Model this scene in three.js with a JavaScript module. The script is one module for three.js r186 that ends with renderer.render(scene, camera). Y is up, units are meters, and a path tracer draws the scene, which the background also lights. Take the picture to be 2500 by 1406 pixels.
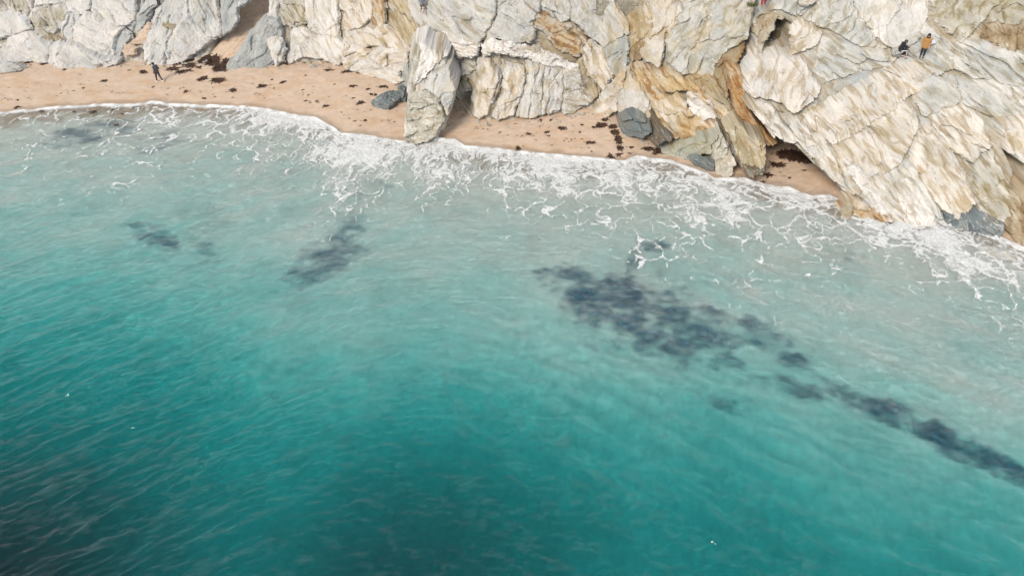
import * as THREE from 'three';
import { mergeGeometries } from 'three/addons/utils/BufferGeometryUtils.js';
import { createNoise2D, createNoise3D } from 'simplex-noise';

// ---------------------------------------------------------------- camera, sky, sun, exposure
const scene = new THREE.Scene();
const camera = new THREE.PerspectiveCamera(43.0, 1024 / 575, 0.5, 600);
camera.position.set(0, 28, 0);
camera.rotation.set(-40 * Math.PI / 180, 0, 0);
const renderer = new THREE.WebGLRenderer({ antialias: true });
renderer.toneMapping = THREE.LinearToneMapping;
renderer.toneMappingExposure = 1.27;
renderer.shadowMap.enabled = true;
{ // an even hazy white sky, brightest towards the horizon all round
  const w = 64, h = 32, d = new Float32Array(w * h * 4);
  for (let j = 0; j < h; j++) for (let i = 0; i < w; i++) {
    const e = ((j + 0.5) / h - 0.5) * Math.PI, s = Math.max(0, Math.sin(e));
    const L = e < 0 ? 0.3 : 0.43 + 0.92 * Math.pow(1 - s, 2), k = (j * w + i) * 4;
    d[k] = L * 0.91; d[k + 1] = L; d[k + 2] = L * 1.10; d[k + 3] = 1;
  }
  const t = new THREE.DataTexture(d, w, h, THREE.RGBAFormat, THREE.FloatType);
  t.mapping = THREE.EquirectangularReflectionMapping; t.magFilter = THREE.LinearFilter; t.needsUpdate = true;
  scene.background = t; scene.environment = t;
}
const sun = new THREE.DirectionalLight(new THREE.Color(1, 0.91, 0.77), 2.8);
sun.position.set(-44, 62, 18); sun.target.position.set(0, 0, -48); scene.add(sun, sun.target);
sun.castShadow = true; sun.shadow.radius = 42; sun.shadow.mapSize.set(4096, 4096);
Object.assign(sun.shadow.camera, { left: -70, right: 70, top: 60, bottom: -60, near: 1, far: 250 });

const FOOT = [
  [-90,65.03,1.1,0.8],
  [-55.75,64.03,1.1,0.8],
  [-46.46,64.03,1.1,0.8],
  [-37.17,64.03,1.1,0.8],
  [-31.64,64.25,1.2,0.8],
  [-27.36,64.94,1.3,0.8],
  [-22.59,63.8,1.2,0.75],
  [-17.4,63.8,1.2,0.6],
  [-13.9,62.68,1.1,0.55],
  [-10.34,60.52,1.1,0.5],
  [-7.21,57.43,1.1,0.5],
  [-3.98,54.62,1.0,0.5],
  [-1.63,53.47,1.0,0.5],
  [1.64,53.76,1.0,0.5],
  [4.97,54.62,1.0,0.5],
  [7.0,55.06,1.0,0.55],
  [9.05,52.56,0.9,0.6],
  [10.97,50.21,0.8,0.6],
  [13.22,48.82,0.8,0.65],
  [15.52,48.09,0.8,0.6],
  [18.56,48.09,0.8,0.5],
  [21.37,47.3,0.8,0.4],
  [26,43.5,0.8,0.4],
  [80,43.5,0.8,0.4]
];
const SWASH = [[-51.85,-54.63],[-46.04,-54.99],[-42.32,-55.57],[-40.56,-56.09],[-37.77,-56.69],[-34.54,-57.15],[-31.77,-57.15],[-30.42,-57.69],[-28.66,-57.15],[-25.14,-56.92],[-22.32,-56.69],[-20.58,-56.31],[-17.9,-55.2],[-16.02,-54.63],[-14.66,-53.42],[-13.39,-52.05],[-11.81,-51.85],[-9.88,-51.19],[-8.65,-50.8],[-7.34,-50.99],[-6.34,-51.32],[-4.4,-50.99],[-3.62,-50.03],[-1.66,-49.71],[1.09,-49.08],[4.59,-48.47],[8.45,-47.75],[8.81,-48.17],[9.42,-48.41],[10.07,-48.23],[11.96,-47.75],[13.0,-46.8],[14.22,-46.0],[14.58,-45.32],[15.67,-45.32],[16.59,-45.32],[18.77,-44.17],[19.58,-44.06],[20.74,-43.06],[22.11,-43.06],[22.79,-42.39],[23.83,-41.23],[26.02,-40.5],[28.65,-40.26],[30.8,-39.09],[32.29,-36.87],[33.48,-33.63],[35.27,-29.7]];
const FOAM_REACH = [[-37.61,10.1,0.2],[-32.83,11.11,0.26],[-28.35,11.09,0.32],[-23.68,11.32,0.4],[-20.59,10.27,0.6],[-17.32,10.1,0.75],[-14.62,10.06,0.75],[-11.95,10.58,0.72],[-9.66,10.32,0.62],[-6.98,9.58,0.66],[-4.19,9.2,0.66],[-1.93,8.96,0.64],[1.36,9.19,0.64],[4.02,9.66,0.64],[6.55,10.54,0.66],[8.01,11.13,0.8],[9.49,12.11,0.68],[11.38,12.44,0.58],[13.45,13.02,0.52],[15.79,12.22,0.52],[18.59,10.01,0.55],[20.51,10.53,0.55],[23.23,8.42,0.6],[25.17,8.42,0.6],[26.69,9.85,0.6],[27.01,12.75,0.62],[29.12,13.25,0.6]];
const ROCKS = [
  {g:"left", z:"m", t:"olive", o:0.2, gx:0, gy:0.05, d:-60, E:0.8, n:"rock_block", s:1.0, p:[[-49.11,7.33],[-43.81,7.33],[-43.38,5.02],[-43.97,4.2],[-45.31,4.65],[-49.17,4.57]]},
  {g:"left", z:"m", t:"pale", o:0.35, gx:0.05, gy:0, d:-50, E:0.8, n:"rock_block", s:1.0, p:[[-49.08,4.54],[-45.23,4.65],[-43.85,4.13],[-43.47,3.53],[-44.3,3.27],[-45.65,2.97],[-49.13,2.3]]},
  {g:"left", z:"m", t:"olive", o:0.3, gx:0.05, gy:0.1, d:-50, E:0.8, n:"rock_block", s:1.0, p:[[-43.82,4.19],[-43.23,4.97],[-42.17,5.12],[-40.44,5.12],[-40.06,4.64],[-40.75,3.63],[-41.54,2.96],[-42.59,3.48]]},
  {g:"left", z:"m", t:"pale", o:0.3, gx:0, gy:0.05, d:-50, E:0.8, n:"rock_block", s:1.0, p:[[-43.28,7.36],[-40.01,7.36],[-40.44,5.16],[-42.17,5.2],[-43.13,5.12]]},
  {g:"left", z:"m", t:"pale", o:0.4, gx:0, gy:0, d:70, E:0.8, n:"rock_block", s:1.0, p:[[-40.3,4.55],[-39.44,4.55],[-39.01,4.18],[-39.55,3.81],[-39.91,2.65],[-40.82,2.91],[-40.8,3.59]]},
  {g:"left", z:"m", t:"white", o:0.7, gx:-0.05, gy:0.1, d:-25, E:1.2, n:"rock_block", s:1.0, p:[[-38.44,4.64],[-37.67,4.56],[-36.92,4.04],[-35.5,3.66],[-35.22,3.55],[-35.7,3.07],[-36.09,2.62],[-36.01,1.58],[-36.58,1.47],[-38.1,2.04],[-39.53,2.63],[-39.63,3.15],[-39.31,3.97]], l:"big pale flat-faced block of the left cliff"},
  {g:"left", z:"m", t:"pale", o:0.45, gx:0.05, gy:0.05, d:-30, E:0.8, n:"rock_block", s:1.0, p:[[-37.73,7.39],[-33.93,7.37],[-34.04,4.77],[-34.22,4.03],[-35.13,3.7],[-36.08,3.82],[-37.02,4.16],[-38.07,4.75],[-38.01,5.53]]},
  {g:"left", z:"m", t:"pale", o:0.3, gx:-0.08, gy:0, d:-40, E:0.8, n:"rock_block", s:1.0, p:[[-40.01,7.36],[-37.8,7.36],[-38.23,4.9],[-38.81,4.45],[-39.3,4.38],[-39.96,4.68],[-40.34,5.05]]},
  {g:"left", z:"m", t:"pale", o:0.3, gx:0, gy:0.15, d:-35, E:0.8, n:"rock_block", s:1.0, p:[[-49.16,2.21],[-46.08,2.14],[-45.58,2.92],[-44.33,3.22],[-43.46,3.3],[-42.6,2.85],[-43.57,2.51],[-45.02,2.21]]},
  {g:"left", z:"m", t:"brown", o:0.12, gx:0, gy:-0.3, d:-30, E:0.3, n:"rock_block", s:1.0, p:[[-43.54,3.47],[-42.68,2.98],[-41.53,2.83],[-40.38,2.47],[-41.15,2.38],[-42.5,2.68],[-43.46,3.06]], l:"olive brown stained underside of a block"},
  {g:"left", z:"m", t:"pale", o:0.5, gx:0, gy:0.1, d:-40, E:0.8, n:"rock_block", s:1.0, p:[[-49.08,1.08],[-46.17,2.05],[-43.56,2.57],[-42.5,2.8],[-41.69,2.42],[-41.85,1.83],[-42.05,1.19],[-42.82,1.08],[-44.26,1.16],[-49.1,0.18]]},
  {g:"left", z:"m", t:"pale", o:0.6, gx:0.1, gy:0, d:70, E:0.8, n:"rock_block", s:1.0, p:[[-41.69,2.38],[-40.92,2.56],[-40.35,2.45],[-40.93,1.86],[-41.43,1.11],[-41.62,0.96],[-41.91,1.19]]},
  {g:"left", z:"m", t:"grey", o:1.2, gx:-0.05, gy:0.25, d:-25, E:1.8, n:"rock_block", s:1.0, p:[[-40.06,2.74],[-39.1,2.72],[-38.16,2.26],[-36.65,1.63],[-35.42,1.51],[-35.53,1.07],[-38.19,0.64],[-39.91,0.34],[-40.87,0.27],[-41.33,0.93],[-41.13,1.52],[-40.64,2.08]], l:"large smooth grey block at the foot of the left cliff"},
  {g:"left", z:"m", t:"blue", o:0.3, gx:0.35, gy:0, d:70, E:0.8, n:"rock_block", s:1.0, p:[[-36.2,2.88],[-35.29,3.47],[-34.53,3.16],[-34.48,2.9],[-35.21,2.35],[-35.56,1.45],[-35.85,1.16],[-36.18,1.42]]},
  {g:"left", z:"m", t:"blue", o:0.35, gx:0.2, gy:0.1, d:55, E:0.8, n:"rock_block", s:1.0, p:[[-35.17,3.63],[-33.91,4.52],[-32.73,7.34],[-31.87,7.34],[-31.9,5.25],[-32.67,4.88],[-32.87,4.29],[-33.45,3.54],[-34.41,2.95],[-34.89,3.26]]},
  {g:"left", z:"m", t:"sandy", o:0.45, gx:0, gy:0.4, d:20, E:0.5, n:"rock_block", s:1.0, p:[[-34.29,2.57],[-32.79,3.9],[-32.51,3.72],[-33.24,2.3],[-34.96,2.32]], l:"sand-covered ledge"},
  {g:"left", z:"m", t:"sandy", o:0.7, gx:0, gy:0.4, d:5, E:0.5, n:"rock_block", s:1.0, p:[[-35.2,1.84],[-34.86,2.32],[-33.86,2.31],[-34.2,1.75],[-34.77,1.57]], l:"low sand-covered ledge"},
  {g:"left", z:"m", t:"grey", o:0.6, gx:-0.05, gy:0.05, d:75, E:1.2, n:"rock_block", s:1.0, p:[[-32.49,4.13],[-31.71,5.39],[-30.4,7.35],[-29.26,7.31],[-29.38,4.48],[-29.85,3.68],[-30.45,3.48],[-31.2,2.54],[-31.39,1.65],[-31.49,0.91],[-32.35,0.63],[-33.25,0.93],[-33.23,2.35]]},
  {g:"left", z:"m", t:"brown", o:0.75, gx:0, gy:-0.2, d:-10, E:0.5, n:"rock_block", s:1.0, p:[[-31.77,4.0],[-31.13,3.86],[-30.44,3.78],[-30.49,3.52],[-31.04,3.61]], l:"small rusty brown notch"},
  {g:"left", z:"m", t:"pale", o:0.7, gx:-0.1, gy:0.1, d:-50, E:1.2, n:"rock_block", s:1.0, p:[[-31.21,2.2],[-30.42,3.58],[-29.49,4.48],[-28.67,3.73],[-28.03,3.03],[-27.19,2.57],[-27.95,2.13],[-28.97,1.58],[-29.9,1.02],[-31.19,0.78]]},
  {g:"left", z:"m", t:"fol", o:0.5, gx:0, gy:0, d:-62, E:0.8, n:"rock_block", s:1.0, p:[[-29.29,7.29],[-26.55,7.28],[-26.91,4.93],[-26.66,3.9],[-26.57,2.93],[-27.15,2.59],[-28.05,3.13],[-29.01,3.99],[-29.37,4.53]]},
  {g:"left", z:"m", t:"blue", o:0.45, gx:0.25, gy:0.05, d:70, E:1.0, n:"rock_block", s:1.0, p:[[-26.52,7.27],[-23.47,7.48],[-23.68,5.52],[-24.83,5.07],[-24.79,4.24],[-25.38,3.37],[-26.54,2.69],[-26.68,3.88]]},
  {g:"mid", z:"m", t:"blue", o:0.9, gx:-0.25, gy:0.2, d:55, E:2.0, n:"rock_block", s:1.0, p:[[-21.79,4.6],[-20.89,4.54],[-20.6,3.72],[-20.52,3.14],[-20.44,2.39],[-20.56,1.38],[-21.32,1.05],[-22.17,0.47],[-23.93,-0.03],[-26.34,-0.32],[-26.21,0.63],[-25.01,1.62],[-24.21,2.41],[-23.86,3.01],[-22.83,3.98]], l:"blue grey wedge of rock beside the sandy gully"},
  {g:"mid", z:"m", t:"pale", o:1.1, gx:0, gy:0.1, d:75, E:0.8, n:"rock_block", s:1.0, p:[[-21.94,3.09],[-20.68,3.2],[-20.28,2.45],[-20.51,1.45],[-21.16,1.16],[-21.5,1.94]]},
  {g:"mid", z:"m", t:"pale", o:0.4, gx:-0.2, gy:0, d:85, E:0.8, n:"rock_block", s:1.0, p:[[-21.72,7.74],[-20.99,7.78],[-21.05,5.05],[-21.0,4.35],[-21.87,4.45],[-21.75,5.2]]},
  {g:"mid", z:"m", t:"olive", o:0.2, gx:0.1, gy:-0.1, d:-50, E:0.8, n:"rock_block", s:1.0, p:[[-21.04,7.73],[-18.4,7.85],[-18.58,5.24],[-18.36,4.19],[-18.74,4.01],[-19.5,3.74],[-20.66,3.88],[-21.09,4.42]]},
  {g:"mid", z:"m", t:"white", o:0.45, gx:0, gy:0, d:-75, E:0.8, n:"rock_block", s:1.0, p:[[-18.34,7.92],[-15.2,8.19],[-15.46,5.39],[-15.25,5.07],[-15.52,4.1],[-15.35,3.27],[-16.45,3.32],[-17.55,3.31],[-17.97,3.47],[-18.41,4.31],[-18.52,5.4]]},
  {g:"mid", z:"m", t:"white", o:0.5, gx:0, gy:0.08, d:-60, E:1.0, n:"rock_block", s:1.0, p:[[-19.7,3.53],[-18.58,3.68],[-17.55,3.28],[-16.22,3.29],[-15.34,3.24],[-14.89,2.99],[-14.92,2.38],[-15.19,1.49],[-15.9,0.98],[-16.76,1.5],[-18.05,1.6],[-19.2,1.51],[-20.17,0.92],[-20.41,1.59],[-19.91,2.27],[-19.82,3.28]]},
  {g:"mid", z:"m", t:"cream", o:0.35, gx:0.05, gy:0, d:-60, E:0.8, n:"rock_block", s:1.0, p:[[-15.22,8.16],[-12.87,8.48],[-11.85,6.6],[-12.07,5.46],[-13.32,4.28],[-14.68,3.82],[-15.03,4.38],[-14.61,5.19],[-15.26,5.38]]},
  {g:"mid", z:"m", t:"ochre", o:0.4, gx:0.1, gy:0, d:-78, E:0.8, n:"rock_block", s:1.0, p:[[-12.8,8.51],[-10.63,8.91],[-10.9,5.21],[-11.51,4.41],[-12.06,4.55],[-12.34,5.51],[-12.63,6.46]]},
  {g:"mid", z:"m", t:"lam", o:0.25, gx:0.25, gy:-0.1, d:-48, E:0.8, n:"rock_block", s:1.0, p:[[-10.78,6.28],[-9.78,6.36],[-8.8,6.08],[-8.06,5.65],[-7.63,5.04],[-7.77,4.63],[-8.33,4.22],[-9.53,4.42],[-10.79,5.0]], l:"brown laminated slab"},
  {g:"mid", z:"m", t:"lam", o:0.55, gx:0.2, gy:0, d:-50, E:0.8, n:"rock_block", s:1.0, p:[[-10.66,8.94],[-9.16,9.3],[-8.52,6.66],[-8.11,6.13],[-6.67,5.34],[-6.43,4.85],[-6.85,4.52],[-7.71,5.36],[-8.75,6.26],[-10.41,6.36]]},
  {g:"mid", z:"m", t:"cream", o:0.5, gx:0, gy:0.1, d:-40, E:0.8, n:"rock_block", s:1.0, p:[[-14.77,3.69],[-13.06,4.29],[-11.93,4.44],[-10.8,4.99],[-9.72,4.53],[-8.41,4.26],[-7.96,4.03],[-8.87,3.65],[-9.99,3.53],[-11.99,3.23],[-13.14,2.82],[-14.27,2.79],[-15.0,2.37]]},
  {g:"mid", z:"m", t:"cream", o:0.65, gx:0, gy:0.1, d:35, E:0.8, n:"rock_block", s:1.0, p:[[-14.94,2.43],[-14.24,2.83],[-13.11,2.86],[-12.45,2.67],[-13.98,1.53],[-14.66,1.03],[-15.09,1.55]]},
  {g:"mid", z:"m", t:"cream", o:0.75, gx:0.05, gy:0.12, d:35, E:1.2, n:"rock_block", s:1.0, p:[[-14.01,1.57],[-12.43,2.62],[-11.85,3.1],[-9.83,3.66],[-8.84,3.68],[-8.61,3.32],[-8.89,2.47],[-9.8,2.04],[-11.36,1.8],[-12.02,1.94]]},
  {g:"mid", z:"m", t:"white", o:0.95, gx:0, gy:0.2, d:10, E:1.2, n:"rock_block", s:1.0, p:[[-14.71,1.0],[-13.92,1.6],[-12.41,2.44],[-11.33,1.9],[-9.77,2.1],[-9.29,1.55],[-9.82,1.01],[-10.5,0.96],[-11.82,0.93],[-13.62,0.75]]},
  {g:"mid", z:"m", t:"blue", o:0.7, gx:0.3, gy:0, d:-70, E:0.8, n:"rock_block", s:1.0, p:[[-9.39,2.61],[-8.63,3.38],[-8.32,2.65],[-8.23,2.18],[-8.73,1.15],[-9.52,0.94],[-9.58,1.95]]},
  {g:"centre", z:"m", t:"grey", o:0.5, gx:0, gy:0, d:-40, E:1.0, n:"rock_block", s:1.6, p:[[-9.17,9.29],[-1.01,10.78],[-1.11,8.86],[-1.3,7.88],[-1.89,6.9],[-2.59,5.75],[-2.73,5.9],[-5.45,6.02],[-6.47,5.62],[-8.01,6.15],[-8.53,6.64]], l:"broad smooth grey face split by a dark crack"},
  {g:"centre", z:"m", t:"quartz", o:0.7, gx:0, gy:0.1, d:-15, E:0.6, n:"rock_block", s:1.0, p:[[-6.05,5.4],[-5.43,6.03],[-2.76,5.93],[-2.6,5.8],[-2.7,5.14],[-3.52,4.92],[-4.87,4.82],[-6.27,4.74]]},
  {g:"centre", z:"m", t:"olive", o:-0.35, gx:0, gy:0, d:-60, E:0.2, n:"rock_block", s:1.0, p:[[-5.15,4.34],[-4.26,4.53],[-2.73,4.74],[-2.79,3.53],[-3.33,2.47],[-4.31,2.0],[-4.68,3.11],[-5.18,3.28]]},
  {g:"centre", z:"m", t:"cream", o:0.0, gx:0, gy:0.1, d:-10, E:0.5, n:"rock_block", s:1.0, p:[[-4.65,3.57],[-4.0,4.02],[-3.01,3.88],[-3.53,3.49],[-4.46,3.3]]},
  {g:"centre", z:"m", t:"cream", o:0.55, gx:-0.05, gy:0.05, d:80, E:1.2, n:"rock_block", s:1.0, p:[[-2.6,4.83],[-1.77,4.82],[-0.86,4.04],[-0.94,3.1],[-1.51,2.32],[-1.84,1.41],[-2.55,0.78],[-3.07,0.84],[-3.12,2.05],[-2.81,3.06],[-2.7,4.03]], l:"smooth cream pillar right of the dark crack"},
  {g:"centre", z:"m", t:"grey", o:0.45, gx:0.03, gy:0, d:-40, E:1.0, n:"rock_block", s:1.0, p:[[-1.02,10.77],[1.99,10.69],[2.2,8.05],[1.48,7.37],[1.89,6.84],[1.44,5.95],[0.22,6.05],[-1.58,6.43],[-2.09,5.85],[-1.9,6.62],[-1.2,7.79]]},
  {g:"centre", z:"m", t:"quartz", o:0.75, gx:0, gy:0.1, d:-22, E:0.5, n:"rock_block", s:1.0, p:[[-2.27,5.89],[-1.58,6.45],[0.22,6.07],[2.03,5.63],[3.51,4.92],[5.25,4.17],[4.83,4.01],[2.96,4.5],[1.13,5.1],[-0.68,5.5],[-1.58,5.64],[-2.23,5.28]]},
  {g:"centre", z:"m", t:"pale", o:0.5, gx:0, gy:0, d:-50, E:0.8, n:"rock_block", s:1.0, p:[[2.17,10.69],[4.72,10.52],[4.77,8.17],[4.51,7.35],[3.85,7.25],[2.47,8.04]]},
  {g:"centre", z:"m", t:"ochre", o:0.35, gx:0, gy:0.05, d:-35, E:0.8, n:"rock_block", s:1.0, p:[[1.98,7.81],[2.75,8.05],[3.49,7.23],[4.6,7.06],[6.16,5.85],[5.74,4.76],[5.27,4.62],[3.52,5.4],[2.4,6.69],[1.39,7.23]]},
  {g:"centre", z:"m", t:"grey", o:0.6, gx:0.05, gy:0.05, d:-55, E:1.2, n:"rock_block", s:1.4, p:[[4.71,10.54],[6.56,10.34],[7.77,8.93],[8.36,7.91],[8.99,7.47],[9.01,6.71],[8.36,6.34],[7.24,5.26],[6.21,5.95],[4.82,7.2],[4.51,7.46]], l:"rounded smooth grey dome of rock below the clifftop wall"},
  {g:"centre", z:"m", t:"cream", o:0.6, gx:0, gy:0.05, d:78, E:1.2, n:"rock_block", s:1.0, p:[[-0.69,4.83],[1.04,4.31],[1.06,3.6],[0.61,2.19],[0.13,1.09],[-1.07,0.81],[-1.53,1.07],[-0.88,2.32],[-0.58,3.58]]},
  {g:"centre", z:"m", t:"white", o:0.55, gx:0.1, gy:0.05, d:82, E:1.0, n:"rock_block", s:1.0, p:[[1.13,4.76],[1.86,4.56],[1.8,3.47],[1.53,2.22],[1.35,0.94],[0.27,0.9],[0.61,2.17],[1.14,3.58]]},
  {g:"centre", z:"m", t:"pale", o:0.62, gx:0.05, gy:0.05, d:85, E:1.0, n:"rock_block", s:1.0, p:[[1.88,4.7],[2.58,4.56],[2.44,3.43],[2.38,1.17],[1.43,0.89],[1.56,2.25]]},
  {g:"centre", z:"m", t:"pale", o:0.65, gx:0, gy:0.05, d:85, E:1.0, n:"rock_block", s:1.0, p:[[2.6,4.57],[4.01,4.07],[4.16,1.24],[2.38,1.06],[2.46,3.44]]},
  {g:"centre", z:"m", t:"veined", o:0.6, gx:-0.05, gy:0.1, d:-30, E:1.0, n:"rock_block", s:1.0, p:[[4.07,4.05],[5.23,4.13],[5.64,3.12],[6.42,2.09],[6.61,1.51],[4.91,0.89],[4.13,0.98]]},
  {g:"centre", z:"m", t:"lam", o:0.45, gx:0, gy:0, d:-55, E:0.8, n:"rock_block", s:1.0, p:[[5.24,4.22],[5.69,4.63],[6.02,3.51],[6.8,2.78],[7.21,1.9],[6.54,1.69],[5.65,3.07]]},
  {g:"centre", z:"m", t:"cream", o:0.6, gx:0.05, gy:0.05, d:-60, E:0.8, n:"rock_block", s:1.0, p:[[5.75,5.3],[6.21,5.8],[7.16,5.15],[7.6,4.32],[8.04,3.94],[7.62,3.31],[7.33,2.4],[6.77,2.84],[6.1,3.54],[5.7,4.54]]},
  {g:"centre", z:"m", t:"blue", o:0.55, gx:0.1, gy:0, d:75, E:0.8, n:"rock_block", s:1.0, p:[[7.25,5.16],[8.37,6.32],[8.94,6.51],[8.92,4.5],[8.44,3.69],[8.04,3.92],[7.6,4.31]]},
  {g:"centre", z:"m", t:"cream", o:0.9, gx:-0.1, gy:0.25, d:60, E:1.4, n:"rock_block", s:1.0, p:[[6.33,0.37],[7.05,1.66],[8.1,3.53],[8.8,4.58],[8.51,3.26],[8.29,2.4],[8.39,1.67],[7.49,0.79]]},
  {g:"centre", z:"m", t:"grey", o:1.0, gx:0, gy:0.1, d:75, E:1.4, n:"rock_block", s:1.0, p:[[8.5,3.21],[9.02,4.68],[9.66,4.06],[10.21,3.48],[10.52,2.96],[10.62,2.28],[10.25,1.96],[9.62,2.12],[8.69,1.31],[8.36,1.62],[8.28,2.51]]},
  {g:"centre", z:"m", t:"slate", o:1.9, gx:0, gy:0.35, d:30, E:2.0, n:"slate_boulder", s:1.0, p:[[8.55,1.72],[9.35,2.45],[10.13,2.33],[10.51,2.15],[10.46,1.39],[9.55,0.69],[8.64,-0.03],[8.41,0.93]], l:"dark blue cracked boulder with seaweed at its left side"},
  {g:"centre", z:"m", t:"wet", o:1.8, gx:0.15, gy:0.2, d:-60, E:1.5, n:"rock_block", s:1.0, p:[[10.48,2.68],[10.8,2.61],[12.02,1.78],[10.7,0.8],[10.43,1.04],[10.59,2.0]]},
  {g:"ochre", z:"m", t:"lam", o:0.3, gx:0.1, gy:0, d:85, E:0.8, n:"rock_block", s:1.0, p:[[9.02,7.58],[9.76,8.71],[9.87,9.61],[10.63,9.71],[10.83,8.07],[9.97,6.81],[9.13,5.97],[9.04,6.7]]},
  {g:"ochre", z:"m", t:"cream", o:0.55, gx:0, gy:0, d:82, E:1.0, n:"rock_block", s:1.0, p:[[9.81,8.65],[10.07,9.53],[10.91,10.99],[12.58,9.11],[12.11,8.56],[11.41,7.96],[10.6,7.41],[10.31,7.01]]},
  {g:"ochre", z:"m", t:"brown", o:0.15, gx:0, gy:0, d:70, E:0.8, n:"rock_block", s:1.0, p:[[9.08,5.77],[10.06,6.8],[10.38,6.4],[10.02,5.61],[9.48,4.87],[9.16,5.19]]},
  {g:"ochre", z:"m", t:"white", o:0.6, gx:0.05, gy:0.05, d:70, E:0.8, n:"rock_block", s:1.0, p:[[10.3,7.03],[11.42,7.92],[11.29,7.04],[11.24,6.12],[11.02,5.42],[10.27,5.49],[9.96,5.73]]},
  {g:"ochre", z:"m", t:"ochre", o:0.6, gx:0.05, gy:0.05, d:-50, E:1.0, n:"rock_block", s:1.0, p:[[9.39,4.93],[9.98,5.24],[10.95,5.19],[11.74,5.48],[12.62,5.21],[13.12,4.59],[12.34,4.3],[11.39,3.97],[11.88,3.64],[10.65,3.01],[10.26,3.36],[9.63,4.05]]},
  {g:"ochre", z:"m", t:"fol", o:0.6, gx:0, gy:0, d:60, E:1.0, n:"rock_block", s:1.0, p:[[11.42,7.98],[12.65,9.06],[12.39,11.51],[14.01,11.69],[13.79,7.91],[13.06,6.42],[13.09,5.43],[12.62,5.35],[11.74,5.69],[11.54,6.87]]},
  {g:"ochre", z:"m", t:"fol", o:0.75, gx:0.05, gy:0.05, d:62, E:1.2, n:"rock_block", s:1.0, p:[[14.0,11.73],[17.32,12.11],[17.17,9.99],[16.97,8.67],[16.85,8.09],[16.08,7.55],[15.26,6.98],[14.84,6.02],[14.79,5.45],[14.23,5.3],[13.37,5.53],[13.06,5.48],[13.05,6.47],[13.76,7.95]]},
  {g:"ochre", z:"m", t:"brown", o:1.0, gx:0.25, gy:-0.1, d:65, E:1.5, n:"rock_block", s:1.0, p:[[14.73,5.74],[14.91,6.41],[15.2,7.07],[16.73,7.77],[16.49,6.98],[16.02,6.45],[15.77,5.66],[15.64,4.48],[15.3,4.79],[14.89,5.42]]},
  {g:"ochre", z:"m", t:"cream", o:0.9, gx:0, gy:0.1, d:-55, E:1.2, n:"rock_block", s:1.0, p:[[10.61,3.04],[11.84,3.74],[12.3,4.12],[13.09,3.71],[13.02,3.49],[12.5,2.88],[12.36,2.27],[11.5,2.0],[10.93,2.37]]},
  {g:"ochre", z:"m", t:"ochre", o:1.1, gx:0.1, gy:0.05, d:-42, E:1.2, n:"rock_block", s:1.0, p:[[13.01,5.24],[14.19,4.67],[15.4,4.13],[16.26,3.32],[15.45,3.08],[14.62,3.66],[13.36,4.04],[12.95,4.53]]},
  {g:"ochre", z:"m", t:"quartz", o:1.2, gx:0, gy:0.1, d:-40, E:0.6, n:"rock_block", s:1.0, p:[[12.94,4.49],[13.48,4.59],[14.52,4.18],[14.87,3.24],[14.01,3.05],[13.21,3.29]]},
  {g:"ochre", z:"m", t:"ochre", o:1.2, gx:0, gy:0.15, d:-25, E:1.4, n:"rock_block", s:1.0, p:[[12.29,2.32],[12.59,3.3],[13.21,3.44],[14.01,3.05],[15.52,2.91],[15.29,2.67],[14.52,2.2],[13.03,1.78],[12.03,1.39],[11.03,2.1],[11.04,2.39]]},
  {g:"ochre", z:"m", t:"lam", o:1.0, gx:0.2, gy:-0.1, d:-45, E:1.0, n:"rock_block", s:1.0, p:[[13.33,5.61],[14.74,5.48],[15.47,4.59],[16.35,3.3],[15.42,4.09],[14.21,4.69],[13.03,5.21]]},
  {g:"ochre", z:"m", t:"rust", o:1.6, gx:0.1, gy:0.05, d:-58, E:2.0, n:"rock_block", s:1.0, p:[[15.49,6.56],[16.17,6.78],[16.84,5.82],[17.1,4.92],[16.98,4.21],[17.64,3.44],[18.57,2.65],[19.29,2.18],[18.64,1.78],[17.97,2.19],[17.15,3.02],[16.19,3.61],[15.84,4.58],[15.48,5.59]], l:"rusty orange fin running down beside the headland"},
  {g:"head", z:"h", t:"blocky", o:0.5, gx:-0.05, gy:0, d:-52, E:2.5, n:"rock_block", s:1.0, p:[[16.52,4.85],[16.82,5.36],[17.96,5.22],[18.84,4.28],[19.73,3.53],[19.47,3.18],[18.13,3.53]]},
  {g:"head", z:"h", t:"blocky", o:0.5, gx:0, gy:0, d:-55, E:2.5, n:"rock_block", s:1.0, p:[[18.84,4.28],[19.85,4.55],[20.7,3.8],[21.25,2.9],[20.47,2.57],[19.65,3.34]]},
  {g:"head", z:"h", t:"blocky", o:0.45, gx:0, gy:0, d:-55, E:2.5, n:"rock_block", s:1.0, p:[[20.7,3.73],[21.39,3.86],[22.5,2.21],[22.83,1.18],[21.88,1.69],[20.59,2.56]]},
  {g:"head", z:"h", t:"pink", o:0.6, gx:0, gy:0, d:70, E:1.5, n:"rock_block", s:1.0, p:[[16.34,6.3],[17.33,7.36],[18.72,7.42],[20.43,7.41],[21.14,6.51],[21.63,6.11],[21.0,5.35],[19.56,4.68],[18.48,5.24],[16.75,5.39]]},
  {g:"head", z:"h", t:"cream", o:0.4, gx:0, gy:0, d:60, E:1.2, n:"rock_block", s:1.0, p:[[19.98,8.76],[20.7,9.18],[22.03,8.72],[21.66,7.99],[20.53,7.71],[19.83,7.45]]},
  {g:"head", z:"h", t:"fol", o:0.4, gx:0, gy:0.05, d:62, E:1.0, n:"rock_block", s:1.0, p:[[17.44,11.3],[20.91,11.42],[23.5,11.5],[24.61,9.53],[25.78,8.23],[26.28,7.98],[24.35,8.1],[22.52,8.72],[20.71,9.28],[19.36,9.64],[18.45,9.5],[17.25,8.85]]},
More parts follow.
